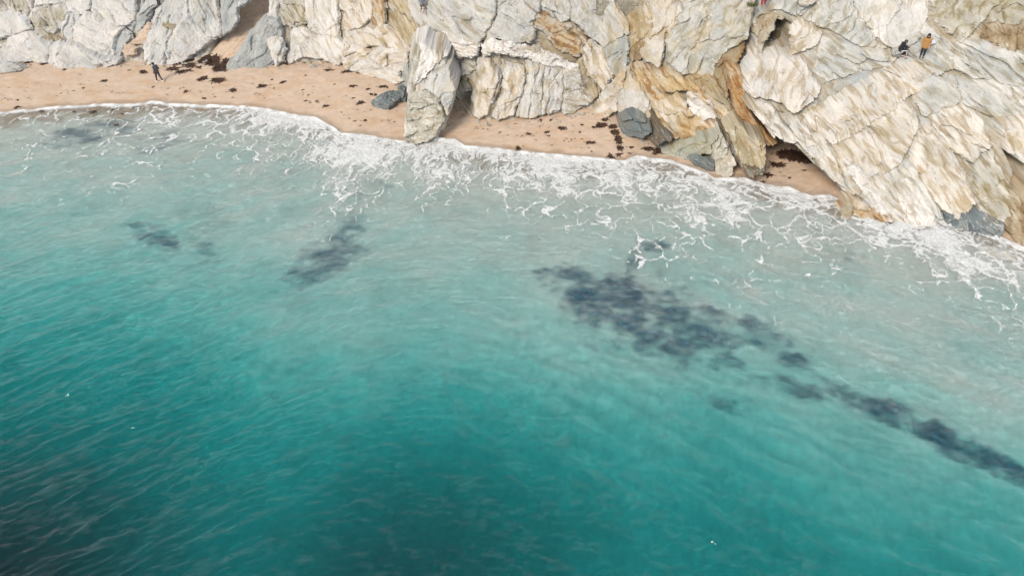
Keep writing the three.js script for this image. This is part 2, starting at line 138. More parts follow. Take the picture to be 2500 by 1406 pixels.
  {g:"head", z:"h", t:"lam", o:0.25, gx:0, gy:0, d:75, E:1.0, n:"rock_block", s:1.0, p:[[17.28,8.82],[18.48,9.47],[19.09,9.39],[18.76,8.67],[18.28,8.09],[17.63,7.79]]},
  {g:"head", z:"h", t:"white", o:0.45, gx:0, gy:0, d:72, E:1.0, n:"rock_block", s:1.0, p:[[23.6,11.52],[29.02,11.7],[29.22,9.93],[28.89,9.27],[28.22,8.81],[26.81,8.02],[26.03,8.22],[24.6,9.54]]},
  {g:"head", z:"h", t:"fol", o:0.35, gx:0.05, gy:0, d:-30, E:0.8, n:"rock_block", s:1.0, p:[[22.03,8.62],[24.37,8.07],[26.29,7.93],[26.8,7.72],[26.45,7.2],[24.74,6.94],[23.07,6.52],[21.71,6.13],[21.28,6.6],[21.71,7.82]]},
  {g:"head", z:"h", t:"blue", o:0.05, gx:0, gy:0.2, d:28, E:0.5, n:"rock_block", s:1.0, p:[[26.28,7.15],[24.56,6.46],[22.48,5.45],[20.94,4.61],[19.74,4.37],[19.89,4.75],[21.39,5.43],[23.15,6.38],[24.84,6.86]]},
  {g:"head", z:"h", t:"cream", o:0.55, gx:0, gy:0, d:-55, E:1.0, n:"rock_block", s:1.4, p:[[26.37,7.2],[27.78,7.7],[29.22,7.02],[28.07,6.18],[26.93,5.66],[25.15,4.77],[23.45,3.95],[22.05,3.42],[21.33,3.62],[20.08,4.35],[20.89,4.8],[22.38,5.55],[24.4,6.5]]},
  {g:"head", z:"h", t:"cream", o:0.6, gx:0.03, gy:0, d:-52, E:1.2, n:"rock_block", s:1.4, p:[[26.91,5.68],[27.8,4.73],[27.15,3.92],[26.19,2.78],[24.2,1.99],[23.31,1.22],[22.84,1.23],[22.45,2.23],[22.03,3.4],[23.43,3.93],[25.13,4.75]]},
  {g:"head", z:"h", t:"veined", o:0.6, gx:0, gy:0.05, d:-55, E:1.2, n:"rock_block", s:1.0, p:[[26.18,2.74],[26.92,2.82],[27.8,1.64],[28.39,0.93],[28.55,0.36],[25.72,0.11],[24.76,0.59],[23.35,1.19],[24.19,1.95]]},
  {g:"head", z:"h", t:"fol", o:0.5, gx:0, gy:0.1, d:-45, E:0.8, n:"rock_block", s:1.0, p:[[26.79,8.03],[28.87,9.28],[30.32,8.41],[30.23,7.37],[29.23,6.97],[27.81,7.72]]},
  {g:"head", z:"h", t:"olive", o:0.3, gx:0, gy:0, d:60, E:0.8, n:"rock_block", s:1.0, p:[[29.53,11.73],[37.15,12.74],[36.77,10.63],[33.81,10.0],[32.09,9.83],[30.86,8.63],[29.87,9.36],[29.08,9.68]]},
  {g:"head", z:"h", t:"column", o:0.35, gx:0, gy:0, d:75, E:1.0, n:"rock_block", s:1.0, p:[[32.07,9.84],[33.79,10.01],[36.75,10.64],[36.42,8.76],[33.99,8.69],[33.17,8.75],[32.15,9.0]], l:"dark brown jointed columns"},
  {g:"head", z:"h", t:"fol", o:0.55, gx:0, gy:0.05, d:-40, E:0.8, n:"rock_block", s:1.0, p:[[30.3,8.42],[30.85,8.69],[32.08,9.0],[33.09,8.75],[36.34,8.8],[36.07,7.33],[33.07,7.13],[31.2,7.17],[30.21,7.38]]},
  {g:"head", z:"h", t:"slab", o:0.6, gx:0, gy:0.08, d:-35, E:0.7, n:"rock_block", s:1.0, p:[[28.06,6.58],[30.07,6.95],[30.26,5.94],[28.92,5.19],[28.18,4.97],[27.66,5.75]]},
  {g:"head", z:"h", t:"blocky", o:0.55, gx:0, gy:0, d:-58, E:1.0, n:"rock_block", s:1.0, p:[[28.33,4.92],[28.93,5.14],[30.22,5.85],[31.34,5.39],[31.61,4.18],[30.59,3.23],[29.58,3.56]]},
  {g:"head", z:"h", t:"fol", o:0.5, gx:0.05, gy:0.05, d:-45, E:0.8, n:"rock_block", s:1.0, p:[[30.39,6.98],[32.89,7.11],[33.69,5.81],[32.21,5.5],[31.6,5.57],[30.38,5.93]]},
  {g:"head", z:"h", t:"cream", o:0.55, gx:0.05, gy:0, d:-62, E:1.2, n:"rock_block", s:1.0, p:[[27.82,4.71],[28.32,4.89],[29.63,3.5],[30.21,2.12],[30.51,1.4],[29.15,0.66],[28.46,0.92],[27.82,1.63],[26.99,2.8],[27.27,3.91]]},
  {g:"head", z:"h", t:"olive", o:0.5, gx:0.1, gy:0, d:-65, E:1.5, n:"rock_block", s:1.0, p:[[30.6,3.18],[31.62,4.13],[32.04,3.19],[32.49,2.24],[31.89,1.0],[30.6,0.79],[30.45,1.8]]},
  {g:"head", z:"h", t:"cream", o:0.9, gx:0, gy:0, d:-75, E:1.5, n:"rock_block", s:1.0, p:[[32.26,4.21],[32.07,5.56],[33.58,6.1],[36.5,6.29],[36.11,4.17],[32.96,3.86]]},
  {g:"head", z:"h", t:"fol", o:0.45, gx:0, gy:0, d:-60, E:1.0, n:"rock_block", s:1.0, p:[[33.73,5.89],[33.07,7.1],[36.91,7.45],[36.68,6.18]]},
  {g:"head", z:"h", t:"column", o:0.9, gx:0, gy:0, d:-80, E:1.5, n:"rock_block", s:1.0, p:[[32.13,2.24],[32.85,2.98],[35.95,3.29],[35.3,-0.28],[32.15,-0.06],[31.74,1.03]]},
  {g:"head", z:"h", t:"slate", o:0.7, gx:0, gy:0.1, d:60, E:1.5, n:"rock_block", s:1.0, p:[[28.59,0.84],[30.63,1.22],[31.67,1.02],[31.46,0.29],[30.39,-0.29],[29.5,-0.5],[28.68,0.23]], l:"dark blue slate foot of the headland"},
  {g:"head", z:"h", t:"ochre", o:0.6, gx:0, gy:0.15, d:-30, E:1.5, n:"rock_block", s:1.0, p:[[22.83,1.2],[24.53,0.72],[25.78,0.21],[24.9,-0.19],[22.11,-0.26],[22.42,0.46]]},
  {g:"head", z:"h", t:"quartz", o:0.85, gx:0, gy:0.05, d:-50, E:0.5, n:"quartz_vein", s:1.0, p:[[22.56,2.86],[23.41,2.54],[24.3,1.54],[25.15,0.35],[24.62,0.23],[23.75,1.34],[22.86,2.37]]},
  {g:"head", z:"h", t:"quartz", o:0.85, gx:0, gy:0.1, d:-60, E:0.6, n:"quartz_vein", s:1.0, p:[[25.66,1.97],[26.72,2.21],[27.7,1.2],[27.9,0.16],[26.36,-0.02],[25.77,1.09]]},
  {g:"head", z:"h", t:"back", o:0.0, gx:0, gy:0, d:-55, E:3.0, n:"rock_core", s:1.0, p:[[17.01,4.95],[16.99,6.35],[17.92,11.65],[38.96,13.29],[36.17,-1.71],[32.46,-1.34],[30.53,-0.87],[28.88,-0.63],[25.87,-0.37],[22.76,-0.45],[23.14,0.78],[22.14,1.36],[20.79,2.21],[19.67,2.95],[18.49,3.35]]},
  {g:"stack", z:"k", t:"fol", o:-0.1, gx:0, gy:0.05, d:75, E:4.5, n:"rock_core", s:1.0, p:[[-7.94,5.5],[-6.77,6.21],[-5.78,5.78],[-5.07,5.36],[-4.45,3.94],[-4.36,2.88],[-5.0,1.38],[-5.82,0.17],[-8.26,0.03],[-8.33,1.81],[-8.09,3.52]]},
  {g:"stack", z:"k", t:"quartz", o:0.3, gx:-0.1, gy:0.05, d:70, E:3, n:"rock_block", s:1.0, p:[[-7.4,6.36],[-6.73,6.54],[-6.11,6.05],[-5.21,5.96],[-4.84,5.61],[-5.67,5.05],[-6.28,4.63],[-6.73,4.06],[-7.73,3.64],[-7.55,4.49],[-7.18,5.05],[-7.0,5.89]]},
  {g:"stack", z:"k", t:"grey", o:0.4, gx:0.15, gy:0.05, d:65, E:3.5, n:"rock_block", s:1.0, p:[[-6.36,4.66],[-5.73,4.73],[-4.66,5.36],[-4.65,4.52],[-4.22,3.75],[-4.4,3.18],[-4.77,2.19],[-5.04,1.7],[-5.23,2.26],[-5.92,3.18],[-6.72,3.53],[-6.9,3.96]]},
  {g:"stack", z:"k", t:"cream", o:0.35, gx:-0.1, gy:0.05, d:75, E:3, n:"rock_block", s:1.0, p:[[-8.04,3.88],[-7.62,3.78],[-6.72,4.08],[-6.46,3.52],[-7.19,3.39],[-8.0,2.79],[-8.11,3.46]]},
  {g:"stack", z:"k", t:"band", o:0.55, gx:-0.05, gy:0.1, d:-8, E:3.5, n:"rock_block", s:1.0, p:[[-8.05,3.46],[-7.44,3.53],[-6.44,3.59],[-5.73,3.23],[-5.2,2.39],[-5.03,1.68],[-5.39,1.4],[-5.66,0.71],[-7.02,0.28],[-8.36,0.28],[-8.33,1.77],[-8.0,2.76]]},
  {g:"low", z:"l", t:"hang", o:0.9, gx:0.05, gy:-0.15, d:-70, E:2.2, n:"leaning_boulder", s:1.0, p:[[14.94,3.18],[16.0,3.82],[16.77,3.32],[17.56,3.03],[17.79,2.87],[17.82,1.71],[17.78,1.25],[17.12,0.7],[16.59,0.9],[15.98,1.48],[15.56,2.18]], l:"ochre and grey banded boulder leaning in front of the dark cave"},
  {g:"low", z:"l", t:"band", o:0.7, gx:0, gy:0.1, d:65, E:2.0, n:"veined_boulder", s:1.0, p:[[14.47,2.03],[14.95,3.09],[15.59,2.34],[16.05,1.26],[15.98,0.56],[15.7,-0.01],[14.86,-0.22],[14.68,0.57]], l:"pale grey veined boulder touching the surf below the leaning boulder"},
  {g:"low", z:"l", t:"mossy", o:0.35, gx:0, gy:0.3, d:60, E:1.8, n:"low_boulder", s:1.0, p:[[11.21,0.31],[12.11,1.23],[13.15,1.9],[14.92,2.86],[14.62,1.92],[14.55,1.29],[13.54,0.7],[13.26,0.19],[12.5,-0.03],[11.86,0.1]], l:"low grey green boulder at the end of the sand strip"},
  {g:"low", z:"l", t:"slate", o:0.75, gx:0, gy:0.45, d:-15, E:1.2, n:"slate_boulder", s:1.0, p:[[13.05,0.66],[13.45,0.92],[14.58,0.89],[14.72,0.49],[14.0,0.09],[13.42,0.3]], l:"small blue grey slate boulder beside the pale veined boulder"},
  {g:"head", z:"h", t:"wet", o:-2.4, gx:0, gy:0, d:75, E:0.3, n:"rock_block", s:1.0, p:[[19.29,8.43],[20.78,8.28],[20.6,6.74],[19.37,6.46],[18.41,6.71],[18.71,7.38]]},  // back of the upper hollow, its shade put into the rock colour
  {g:"ochre", z:"m", t:"wet", o:-3.0, gx:0, gy:0, d:-40, E:0.8, n:"rock_block", s:1.0, p:[[19.63,0.27],[21.07,0.92],[22.9,0.07],[23.18,-0.56],[21.92,-1.31],[20.06,-1.48]]},  // back wall of the cave, darkness of the cave painted into the rock
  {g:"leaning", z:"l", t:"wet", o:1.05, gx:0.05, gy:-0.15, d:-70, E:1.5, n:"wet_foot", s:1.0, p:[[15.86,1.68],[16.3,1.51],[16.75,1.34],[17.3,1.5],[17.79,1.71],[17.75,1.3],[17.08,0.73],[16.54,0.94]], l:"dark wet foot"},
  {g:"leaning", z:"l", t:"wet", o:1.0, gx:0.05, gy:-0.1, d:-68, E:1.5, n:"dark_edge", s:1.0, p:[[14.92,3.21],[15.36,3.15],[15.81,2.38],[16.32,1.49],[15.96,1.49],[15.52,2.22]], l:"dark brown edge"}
];
const CUTS = {"m":[[[[-1.21,9.09],[-0.85,9.08],[-1.04,7.72],[-1.67,6.74],[-2.52,4.97],[-2.68,3.68],[-3.01,3.62],[-2.76,5.01],[-2.04,6.76],[-1.39,7.89]],1.0],[[[-5.03,4.26],[-4.14,4.6],[-2.71,4.78],[-2.77,3.66],[-3.21,2.62],[-3.04,1.52],[-4.1,1.22],[-4.38,2.19],[-4.76,3.21]],1.1],[[[18.71,1.46],[20.13,2.26],[22.27,1.38],[22.66,0.28],[21.05,-0.35],[19.11,-0.34]],4.2]],"h":[[[[18.84,9.05],[20.05,8.86],[19.95,7.46],[18.86,7.18],[17.93,7.42],[18.22,7.99]],3.2],[[[32.58,5.27],[33.5,4.91],[33.29,3.63],[33.08,2.36],[32.25,0.97],[32.11,1.63],[32.81,3.18],[32.43,3.99]],1.4]]};
const WEED = [["left",-42.31,-63.77,0.71,0.71],["left",-43.92,-63.89,0.6,0.48],["left",-44.12,-62.31,0.95,0.47],["left",-45.43,-62.54,0.96,0.48],["left",-45.22,-63.58,1.08,0.6],["left",-40.04,-62.54,0.29,0.46],["left",-37.05,-64.37,0.58,0.28],["left",-35.85,-65.02,0.69,0.58],["left",-36.39,-64.29,0.34,0.23],["left",-32.97,-62.38,0.66,0.55],["left",-34.32,-62.66,0.28,0.22],["left",-32.61,-63.7,0.67,0.34],["left",-31.9,-62.2,0.33,0.22],["left",-31.72,-64.18,0.67,0.56],["left",-30.45,-63.89,1.0,0.55],["left",-29.49,-64.49,0.66,0.66],["left",-29.28,-63.58,1.42,0.77],["left",-30.5,-62.95,1.2,0.39],["left",-29.48,-62.49,1.52,0.43],["left",-28.22,-63.16,0.54,0.3],["left",-28.32,-64.06,0.66,0.55],["left",-27.34,-61.19,0.74,0.74],["left",-25.91,-60.97,1.25,0.84],["left",-28.18,-59.13,0.41,0.52],["left",-26.32,-58.05,0.4,0.3],["left",-24.12,-59.34,0.61,0.61],["left",-21.78,-59.88,0.61,0.51],["left",-35.89,-60.86,0.44,0.44],["left",-37.22,-59.66,0.22,0.26],["left",-41.89,-57.58,0.22,0.27],["left",-41.41,-56.47,0.44,0.35],["left",-29.94,-66.12,0.68,0.57],["left",-29.18,-65.63,0.9,0.56],["left",-28.12,-64.77,0.99,0.88],["left",-27.21,-64.06,1.2,1.31],["left",-26.24,-63.12,1.29,1.5],["left",-26.04,-64.06,0.65,0.54],["swash",-39.07,-56.03,0.54,0.43],["swash",-38.61,-56.27,0.43,0.26],["swash",-34.77,-55.74,0.52,0.42],["swash",-36.35,-55.8,0.32,0.25],["swash",-33.28,-56.07,0.31,0.21],["swash",-32.21,-55.42,0.31,0.2],["swash",-31.67,-56.48,0.31,0.21],["swash",-31.98,-53.59,0.5,0.3],["mid",-21.78,-59.94,0.55,0.44],["mid",-20.04,-60.46,0.44,0.44],["mid",-20.6,-59.47,0.22,0.22],["mid",-20.31,-63.57,0.46,0.28],["mid",-18.8,-63.88,0.34,0.28],["mid",-18.24,-63.75,0.17,0.46],["mid",-16.38,-62.31,0.67,0.27],["mid",-14.64,-61.86,1.32,0.26],["mid",-15.35,-59.58,0.21,0.26],["mid",-13.66,-59.12,0.53,0.42],["mid",-17.37,-57.32,0.31,0.21],["mid",-15.56,-56.29,0.41,0.41],["mid",-16.47,-57.21,0.31,0.21],["mid",-12.63,-56.44,0.61,0.41],["mid",-12.27,-58.55,0.31,0.42],["mid",-11.89,-57.65,0.31,0.41],["mid",-11.54,-57.58,0.31,0.41],["mid",-11.79,-60.77,0.54,0.32],["mid",-11.03,-58.89,0.84,0.31],["mid",-11.05,-56.55,0.3,0.41],["mid",-11.84,-53.83,0.29,0.39],["mid",-13.35,-57.25,0.31,0.17],["mid",-13.64,-61.49,0.33,0.18],["mid",-18.04,-59.01,0.22,0.17],["mid",-21.16,-60.89,0.33,0.18],["mid",-18.26,-61.42,0.22,0.22],["right",2.28,-53.33,0.19,0.57],["right",3.23,-55.01,0.39,0.27],["right",3.11,-53.27,0.33,0.23],["right",3.94,-52.15,0.56,0.56],["right",1.4,-51.48,0.42,0.33],["right",2.77,-51.67,0.37,0.28],["right",2.85,-51.16,0.23,0.19],["right",5.53,-52.54,0.28,0.28],["right",5.27,-51.58,0.23,0.28],["right",6.38,-52.25,0.38,0.28],["right",7.04,-52.44,0.76,0.57],["right",7.39,-53.23,0.48,0.38],["right",7.94,-52.25,0.57,0.57],["right",8.04,-51.48,0.56,0.75],["right",8.21,-50.55,0.51,1.48],["right",8.22,-49.46,0.46,0.73],["right",7.41,-48.48,0.63,0.45],["right",6.02,-50.18,0.64,0.37],["right",0.48,-49.64,0.36,0.9],["right",4.62,-50.64,0.18,0.15],["right",8.09,-48.66,0.54,0.27],["right",9.07,-49.55,0.37,0.27],["right",8.89,-48.84,0.27,0.18],["right",10.37,-49.37,0.73,0.55],["right",11.13,-49.1,0.82,0.73],["right",10.77,-48.75,0.36,0.27],["right",11.98,-49.46,0.37,0.37],["right",6.07,-49.1,0.14,0.14],["cave",20.43,-47.91,1.41,0.94],["cave",21.02,-47.56,1.41,1.12],["cave",21.63,-47.31,1.41,0.94],["cave",18.5,-45.58,0.63,0.36],["cave",19.9,-45.18,0.27,0.27],["cave",21.12,-45.91,0.37,0.18],["cave",17.88,-44.79,0.53,0.21],["cave",19.41,-46.72,1.1,0.55],["cave",13.09,-46.64,0.44,0.18]];
const BEDS = [[-33.65,-52.51,3.26,1.79,8,0.7],[-27.68,-51.31,2.0,1.89,10,0.45],[-23.54,-38.94,2.12,0.93,-22,0.75],[-19.19,-37.02,1.28,1.18,-20,0.5],[-11.32,-38.55,2.09,1.89,25,0.6],[-11.86,-35.63,2.68,1.52,20,0.75],[-10.2,-44.01,1.8,1.12,20,0.35],[9.24,-37.64,0.81,0.68,0,0.8],[7.57,-35.8,0.78,1.48,60,0.6],[9.81,-34.59,1.03,0.82,0,0.35],[4.47,-33.62,2.5,1.56,-8,0.95],[2.27,-34.69,0.89,0.61,-10,0.6],[8.32,-30.94,4.39,2.73,-12,0.95],[5.69,-28.36,1.86,0.99,-15,0.45],[14.47,-29.1,1.6,1.6,-35,0.75],[15.49,-27.45,0.97,0.75,-30,0.6],[14.54,-25.81,2.13,0.71,-12,0.7],[17.29,-25.11,1.91,0.8,-20,0.55],[19.31,-23.63,2.28,0.94,-25,0.75],[21.08,-22.35,2.9,1.08,-25,0.85],[22.99,-20.78,2.68,0.91,-20,0.65],[21.57,-36.15,0.85,0.93,0,0.4],[10.94,-25.09,1.83,0.77,-5,0.35]];
// ---------------------------------------------------------------- helpers
function rng(seed) { let s = seed | 0; return () => { s = (s + 0x6d2b79f5) | 0; let t = Math.imul(s ^ (s >>> 15), 1 | s); t = (t + Math.imul(t ^ (t >>> 7), 61 | t)) ^ t; return ((t ^ (t >>> 14)) >>> 0) / 4294967296; }; }
const N2 = createNoise2D(rng(11)), N2b = createNoise2D(rng(12)), N3 = createNoise3D(rng(13));
const clamp = (x, a = 0, b = 1) => x < a ? a : x > b ? b : x;
const smooth = (a, b, x) => { const t = clamp((x - a) / (b - a)); return t * t * (3 - 2 * t); };
const lerp = (a, b, t) => a + (b - a) * t;
const fbm = (x, y, o = 4) => { let s = 0, a = 0.5, f = 1; for (let i = 0; i < o; i++) { s += a * N2(x * f + i * 17.3, y * f - i * 9.1); a *= 0.5; f *= 2.03; } return s; };
const ridge = (x, y) => 1 - Math.abs(N2b(x, y));
const hash = (i, j, k) => { let h = Math.imul(i, 374761393) ^ Math.imul(j, 668265263) ^ Math.imul(k, 1274126177); h = Math.imul(h ^ (h >>> 13), 1274126177); h ^= h >>> 16; return (h >>> 0) / 4294967296; };
const V = { f1: 0, f2: 0, id: 0, dx: 0, dy: 0, i: 0, j: 0 };
function voronoi(x, y, k = 0, jit = 0.9) {
  const xi = Math.floor(x), yi = Math.floor(y); let f1 = 9, f2 = 9;
  for (let a = -1; a <= 1; a++) for (let b = -1; b <= 1; b++) {
    const i = xi + a, j = yi + b, px = i + 0.5 + (hash(i, j, k) - 0.5) * jit, py = j + 0.5 + (hash(i, j, k + 7) - 0.5) * jit, d = Math.hypot(px - x, py - y);
    if (d < f1) { f2 = f1; f1 = d; V.dx = x - px; V.dy = y - py; V.i = i; V.j = j; } else if (d < f2) f2 = d;
  }
  V.f1 = f1; V.f2 = f2; return V;
}
function table(t, x, k = 1) {
  if (x <= t[0][0]) return t[0][k];
  let lo = 0, hi = t.length - 1; if (x >= t[hi][0]) return t[hi][k];
  while (hi - lo > 1) { const m = (lo + hi) >> 1; if (t[m][0] <= x) lo = m; else hi = m; }
  return lerp(t[lo][k], t[hi][k], (x - t[lo][0]) / (t[hi][0] - t[lo][0]));
}
const taken = new Map();
function numbered(n) { const c = taken.get(n) ?? 0; taken.set(n, c + 1); return c ? n + '_' + String(c).padStart(3, '0') : n; }
function geo(pos, idx, col, colSize = 3, normals = true) {
  const g = new THREE.BufferGeometry();
  g.setAttribute('position', new THREE.BufferAttribute(pos instanceof Float32Array ? pos : new Float32Array(pos), 3));
  if (col) g.setAttribute('color', new THREE.BufferAttribute(col instanceof Float32Array ? col : new Float32Array(col), colSize));
  g.setIndex(new THREE.BufferAttribute(idx instanceof Uint32Array ? idx : new Uint32Array(idx), 1));
  if (normals) g.computeVertexNormals();
  return g;
}
function mesh(name, g, m, parent = scene) { const o = new THREE.Mesh(g, m); o.name = parent === scene ? numbered(name) : name; o.castShadow = o.receiveShadow = true; parent.add(o); return o; }
function group(name) { const o = new THREE.Group(); o.name = numbered(name); scene.add(o); return o; }
function tag(o, label, category, grp, kind) { Object.assign(o.userData, { label }); if (category) o.userData.category = category; if (grp) o.userData.group = grp; if (kind) o.userData.kind = kind; return o; }
const std = (o) => new THREE.MeshStandardMaterial({ roughness: 0.9, metalness: 0, ...o });
const rockMat = std({ vertexColors: true, roughness: 0.88 }), wetRockMat = std({ vertexColors: true, roughness: 0.42 });

// ---------------------------------------------------------------- shore and ground
const swashZ = (x) => table(SWASH, x);
const SMOOTH = []; for (let x = -80; x <= 60; x += 0.5) { let s = 0, w = 0; for (let k = -8; k <= 8; k++) { const g = Math.exp(-k * k / 14); s += g * swashZ(x + k * 0.5); w += g; } SMOOTH.push([x, s / w]); }
const shoreZ = (x) => table(SMOOTH, x);
const edgeN = (x, z) => (z - swashZ(x)) * 0.93;
const shoreN = (x, z) => (z - shoreZ(x)) * 0.93;          // metres seaward of the swash line
const DEPTH = [[0, 0.2], [3, 0.05], [6, -0.08], [10, -0.15], [15, -0.28], [20, -0.62], [25, -1.5], [30, -3.1], [35, -4.6], [42, -7], [60, -11], [200, -16]];
const gullyX = (z) => -25.2 + 0.28 * (-z - 65);
function ground(x, z) {
  const n = shoreN(x, z); let h;
  if (n < 0) h = 0.2 + 0.13 * Math.min(-n, 6) + 0.05 * Math.max(0, -n - 6); else h = table(DEPTH, n);
  if (n > 4) h += 0.12 * smooth(4, 16, n) * fbm(x * 0.09, z * 0.09, 3) * Math.min(3, n / 9);
  if (z < -63) { const g = 1 - smooth(1.6, 3.6, Math.abs(x - gullyX(z))); h += g * 0.5 * Math.max(0, -z - 64); }
  if (z > -40) h -= 5 * Math.exp(-((x + 26) ** 2 / 45 + (z + 16) ** 2 / 30)) + 2.6 * Math.exp(-((x + 3) ** 2 / 30 + (z + 18) ** 2 / 30));   // hollows in the sea floor
  return h + 0.05 * fbm(x * 0.5, z * 0.7, 3);
}
const TRAILS = [[-2.6, 1], [-3.3, 0.8], [-1.5, 0.7]];
function lines(stops) { const out = []; for (let i = 0; i < stops.length - 1; i++) { const [a, s] = stops[i], b = stops[i + 1][0], n = Math.max(1, Math.round((b - a) / s)); for (let k = 0; k < n; k++) out.push(a + (b - a) * k / n); } out.push(stops[stops.length - 1][0]); return out; }
function gridIndex(nx, nz) { const idx = new Uint32Array((nx - 1) * (nz - 1) * 6); let k = 0; for (let j = 0; j < nz - 1; j++) for (let i = 0; i < nx - 1; i++) { const a = j * nx + i, b = a + 1, c = a + nx, d = c + 1; idx[k++] = a; idx[k++] = c; idx[k++] = b; idx[k++] = b; idx[k++] = c; idx[k++] = d; } return idx; }
{
  const xs = lines([[-150, 6], [-52, 0.17], [36, 1], [60, 6], [150]]), zs = lines([[-120, 4], [-72, 0.15], [-36, 0.4], [-6, 3], [60, 10], [140]]);
  const nx = xs.length, nz = zs.length, p = new Float32Array(nx * nz * 3), c = new Float32Array(nx * nz * 3);
  for (let j = 0; j < nz; j++) for (let i = 0; i < nx; i++) {
    const x = xs[i], z = zs[j], k = (j * nx + i) * 3, n = shoreN(x, z);
    let y = ground(x, z);
    const land = smooth(0.6, -0.6, n);
    if (n < 3 && n > -14) y += land * (0.022 * N2(x * 2.3, z * 2.9) + 0.016 * N2(x * 6.1, z * 7.3) + 0.03 * Math.max(0, N2b(x * 1.1, z * 1.4)));
    if (land > 0.5 && x > -46 && x < 20) for (const [q, w] of TRAILS) { const zc = shoreZ(x) + q + 0.5 * N2(x * 0.15, q), dz = z - zc; if (Math.abs(dz) < 0.7) { const st = x * 1.5 + q * 3, f = st - Math.floor(st), sd = Math.floor(st) % 2 ? 0.16 : -0.16; const e = Math.hypot((f - 0.5) / 0.24, (dz - sd) / 0.11); if (e < 1.6) y += w * (e < 1 ? -0.05 * (1 - e * e) : 0.018 * (1.6 - e)); } }
    p[k] = x; p[k + 1] = y; p[k + 2] = z;
    // grain: pale sand, darker coarse patches and golden drifts
    const coarse = smooth(0.1, 0.7, N2(x * 0.35 + 40, z * 0.6)) * 0.5 + 0.5 * smooth(0.2, 0.8, N2b(x * 0.9, z * 1.3));
    const speck = hash(i, j, 3), grain = 0.94 + 0.12 * speck;
    const peb = z < -63.2 && hash(i, j, 9) > 0.9 ? 0.72 : 1;
    const gold = smooth(-0.1, 0.6, fbm(x * 0.25 + 9, z * 0.5, 3)) * 0.8;
    const wet = smooth(-0.75, -0.35, edgeN(x, z) + 0.25 * N2(x * 0.6, z * 0.6) + 0.08 * N2b(x * 2.5, z * 2.5)) * 0.27;     // sand soaked by the last wave
    const bed = smooth(0.6, 3.2, n + 0.9 * N2(x * 0.5, z * 0.5) + 0.5 * N2b(x * 1.4, z * 1.4));                // sea floor paler, light scattered in the water put into the sand colour
    c[k] = lerp(lerp(0.52, 0.49, gold), 0.36, coarse * 0.3) * grain * peb * (1 - wet); c[k + 1] = lerp(lerp(0.395, 0.335, gold), 0.245, coarse * 0.3) * grain * peb * (1 - wet); c[k + 2] = lerp(lerp(0.305, 0.225, gold), 0.165, coarse * 0.3) * grain * peb * (1 - wet);
    const pale = grain * (1 - 0.12 * coarse - 0.1 * smooth(0, 0.6, fbm(x * 0.15, z * 0.15, 3)));
    c[k] = lerp(c[k], 0.56 * pale, bed); c[k + 1] = lerp(c[k + 1], 0.562 * pale, bed); c[k + 2] = lerp(c[k + 2], 0.53 * pale, bed);
  }
  const o = mesh('beach', geo(p, gridIndex(nx, nz), c), std({ vertexColors: true, roughness: 0.95 }));
  tag(o, 'pale orange sand of the beach running on under the sea', 0, 0, 'structure');
}

// ---------------------------------------------------------------- sea
function rot(x, z, a) { const c = Math.cos(a), s = Math.sin(a); return [x * c + z * s, -x * s + z * c]; }
function waves(x, z) {
  const L = smooth(12, -12, x + 0.3 * (z + 40) + 6 * N2(x * 0.04, z * 0.04));
  let h = 0;
  const far = smooth(2, 10, shoreN(x, z));
  const gust = 0.85 + 0.35 * N2(x * 0.06 + 5, z * 0.06);
  let m = 0;
  for (const [a, w, k] of [[-0.55, L, 0], [0.58, 1 - L, 31]]) {
    if (w < 0.01) continue;
    const [u, v] = rot(x, z, a);
    h += w * (0.075 * N2(u * 0.16 + k, v * 0.52) + 0.050 * (1 - 2 * Math.abs(N2b(u * 0.20 + k, v * 0.85))) + 0.036 * (1 - 2 * Math.abs(N2(u * 0.45 + k, v * 1.9 + k))));
    m += w * (0.45 + 0.95 * smooth(-0.35, 0.65, N2(u * 0.07 + k, v * 0.34) + 0.5 * N2b(u * 0.18, v * 0.8 + k)));   // gusts roughen the water in long streaks
  }
  const [u, v] = rot(x, z, -0.16 + 0.32 * (1 - L));
  h += m * (0.050 * (1 - 2 * Math.abs(N2(u * 0.40 + 3, v * 1.6))) + 0.024 * (1 - 2 * Math.abs(N2b(u * 0.95, v * 3.1))));
  return 1.15 * h * gust * (0.22 + 0.78 * far);
}
function seaSurface(x, z) {
  const n = edgeN(x, z), g = ground(x, z);
  if (n < -0.25) return g - 0.12;
  const still = 0.0 + waves(x, z);
  const film = n < 0 ? lerp(-0.12, 0, (n + 0.25) / 0.25) : 0.012 + 0.05 * smooth(0, 1.2, n);
  const swash = g + film + 0.02 * smooth(0.2, 3, n) * fbm(x * 0.7, z * 0.7, 3);
  return Math.max(still, n > 9 ? still : lerp(swash, still, smooth(4, 9, n)));
}
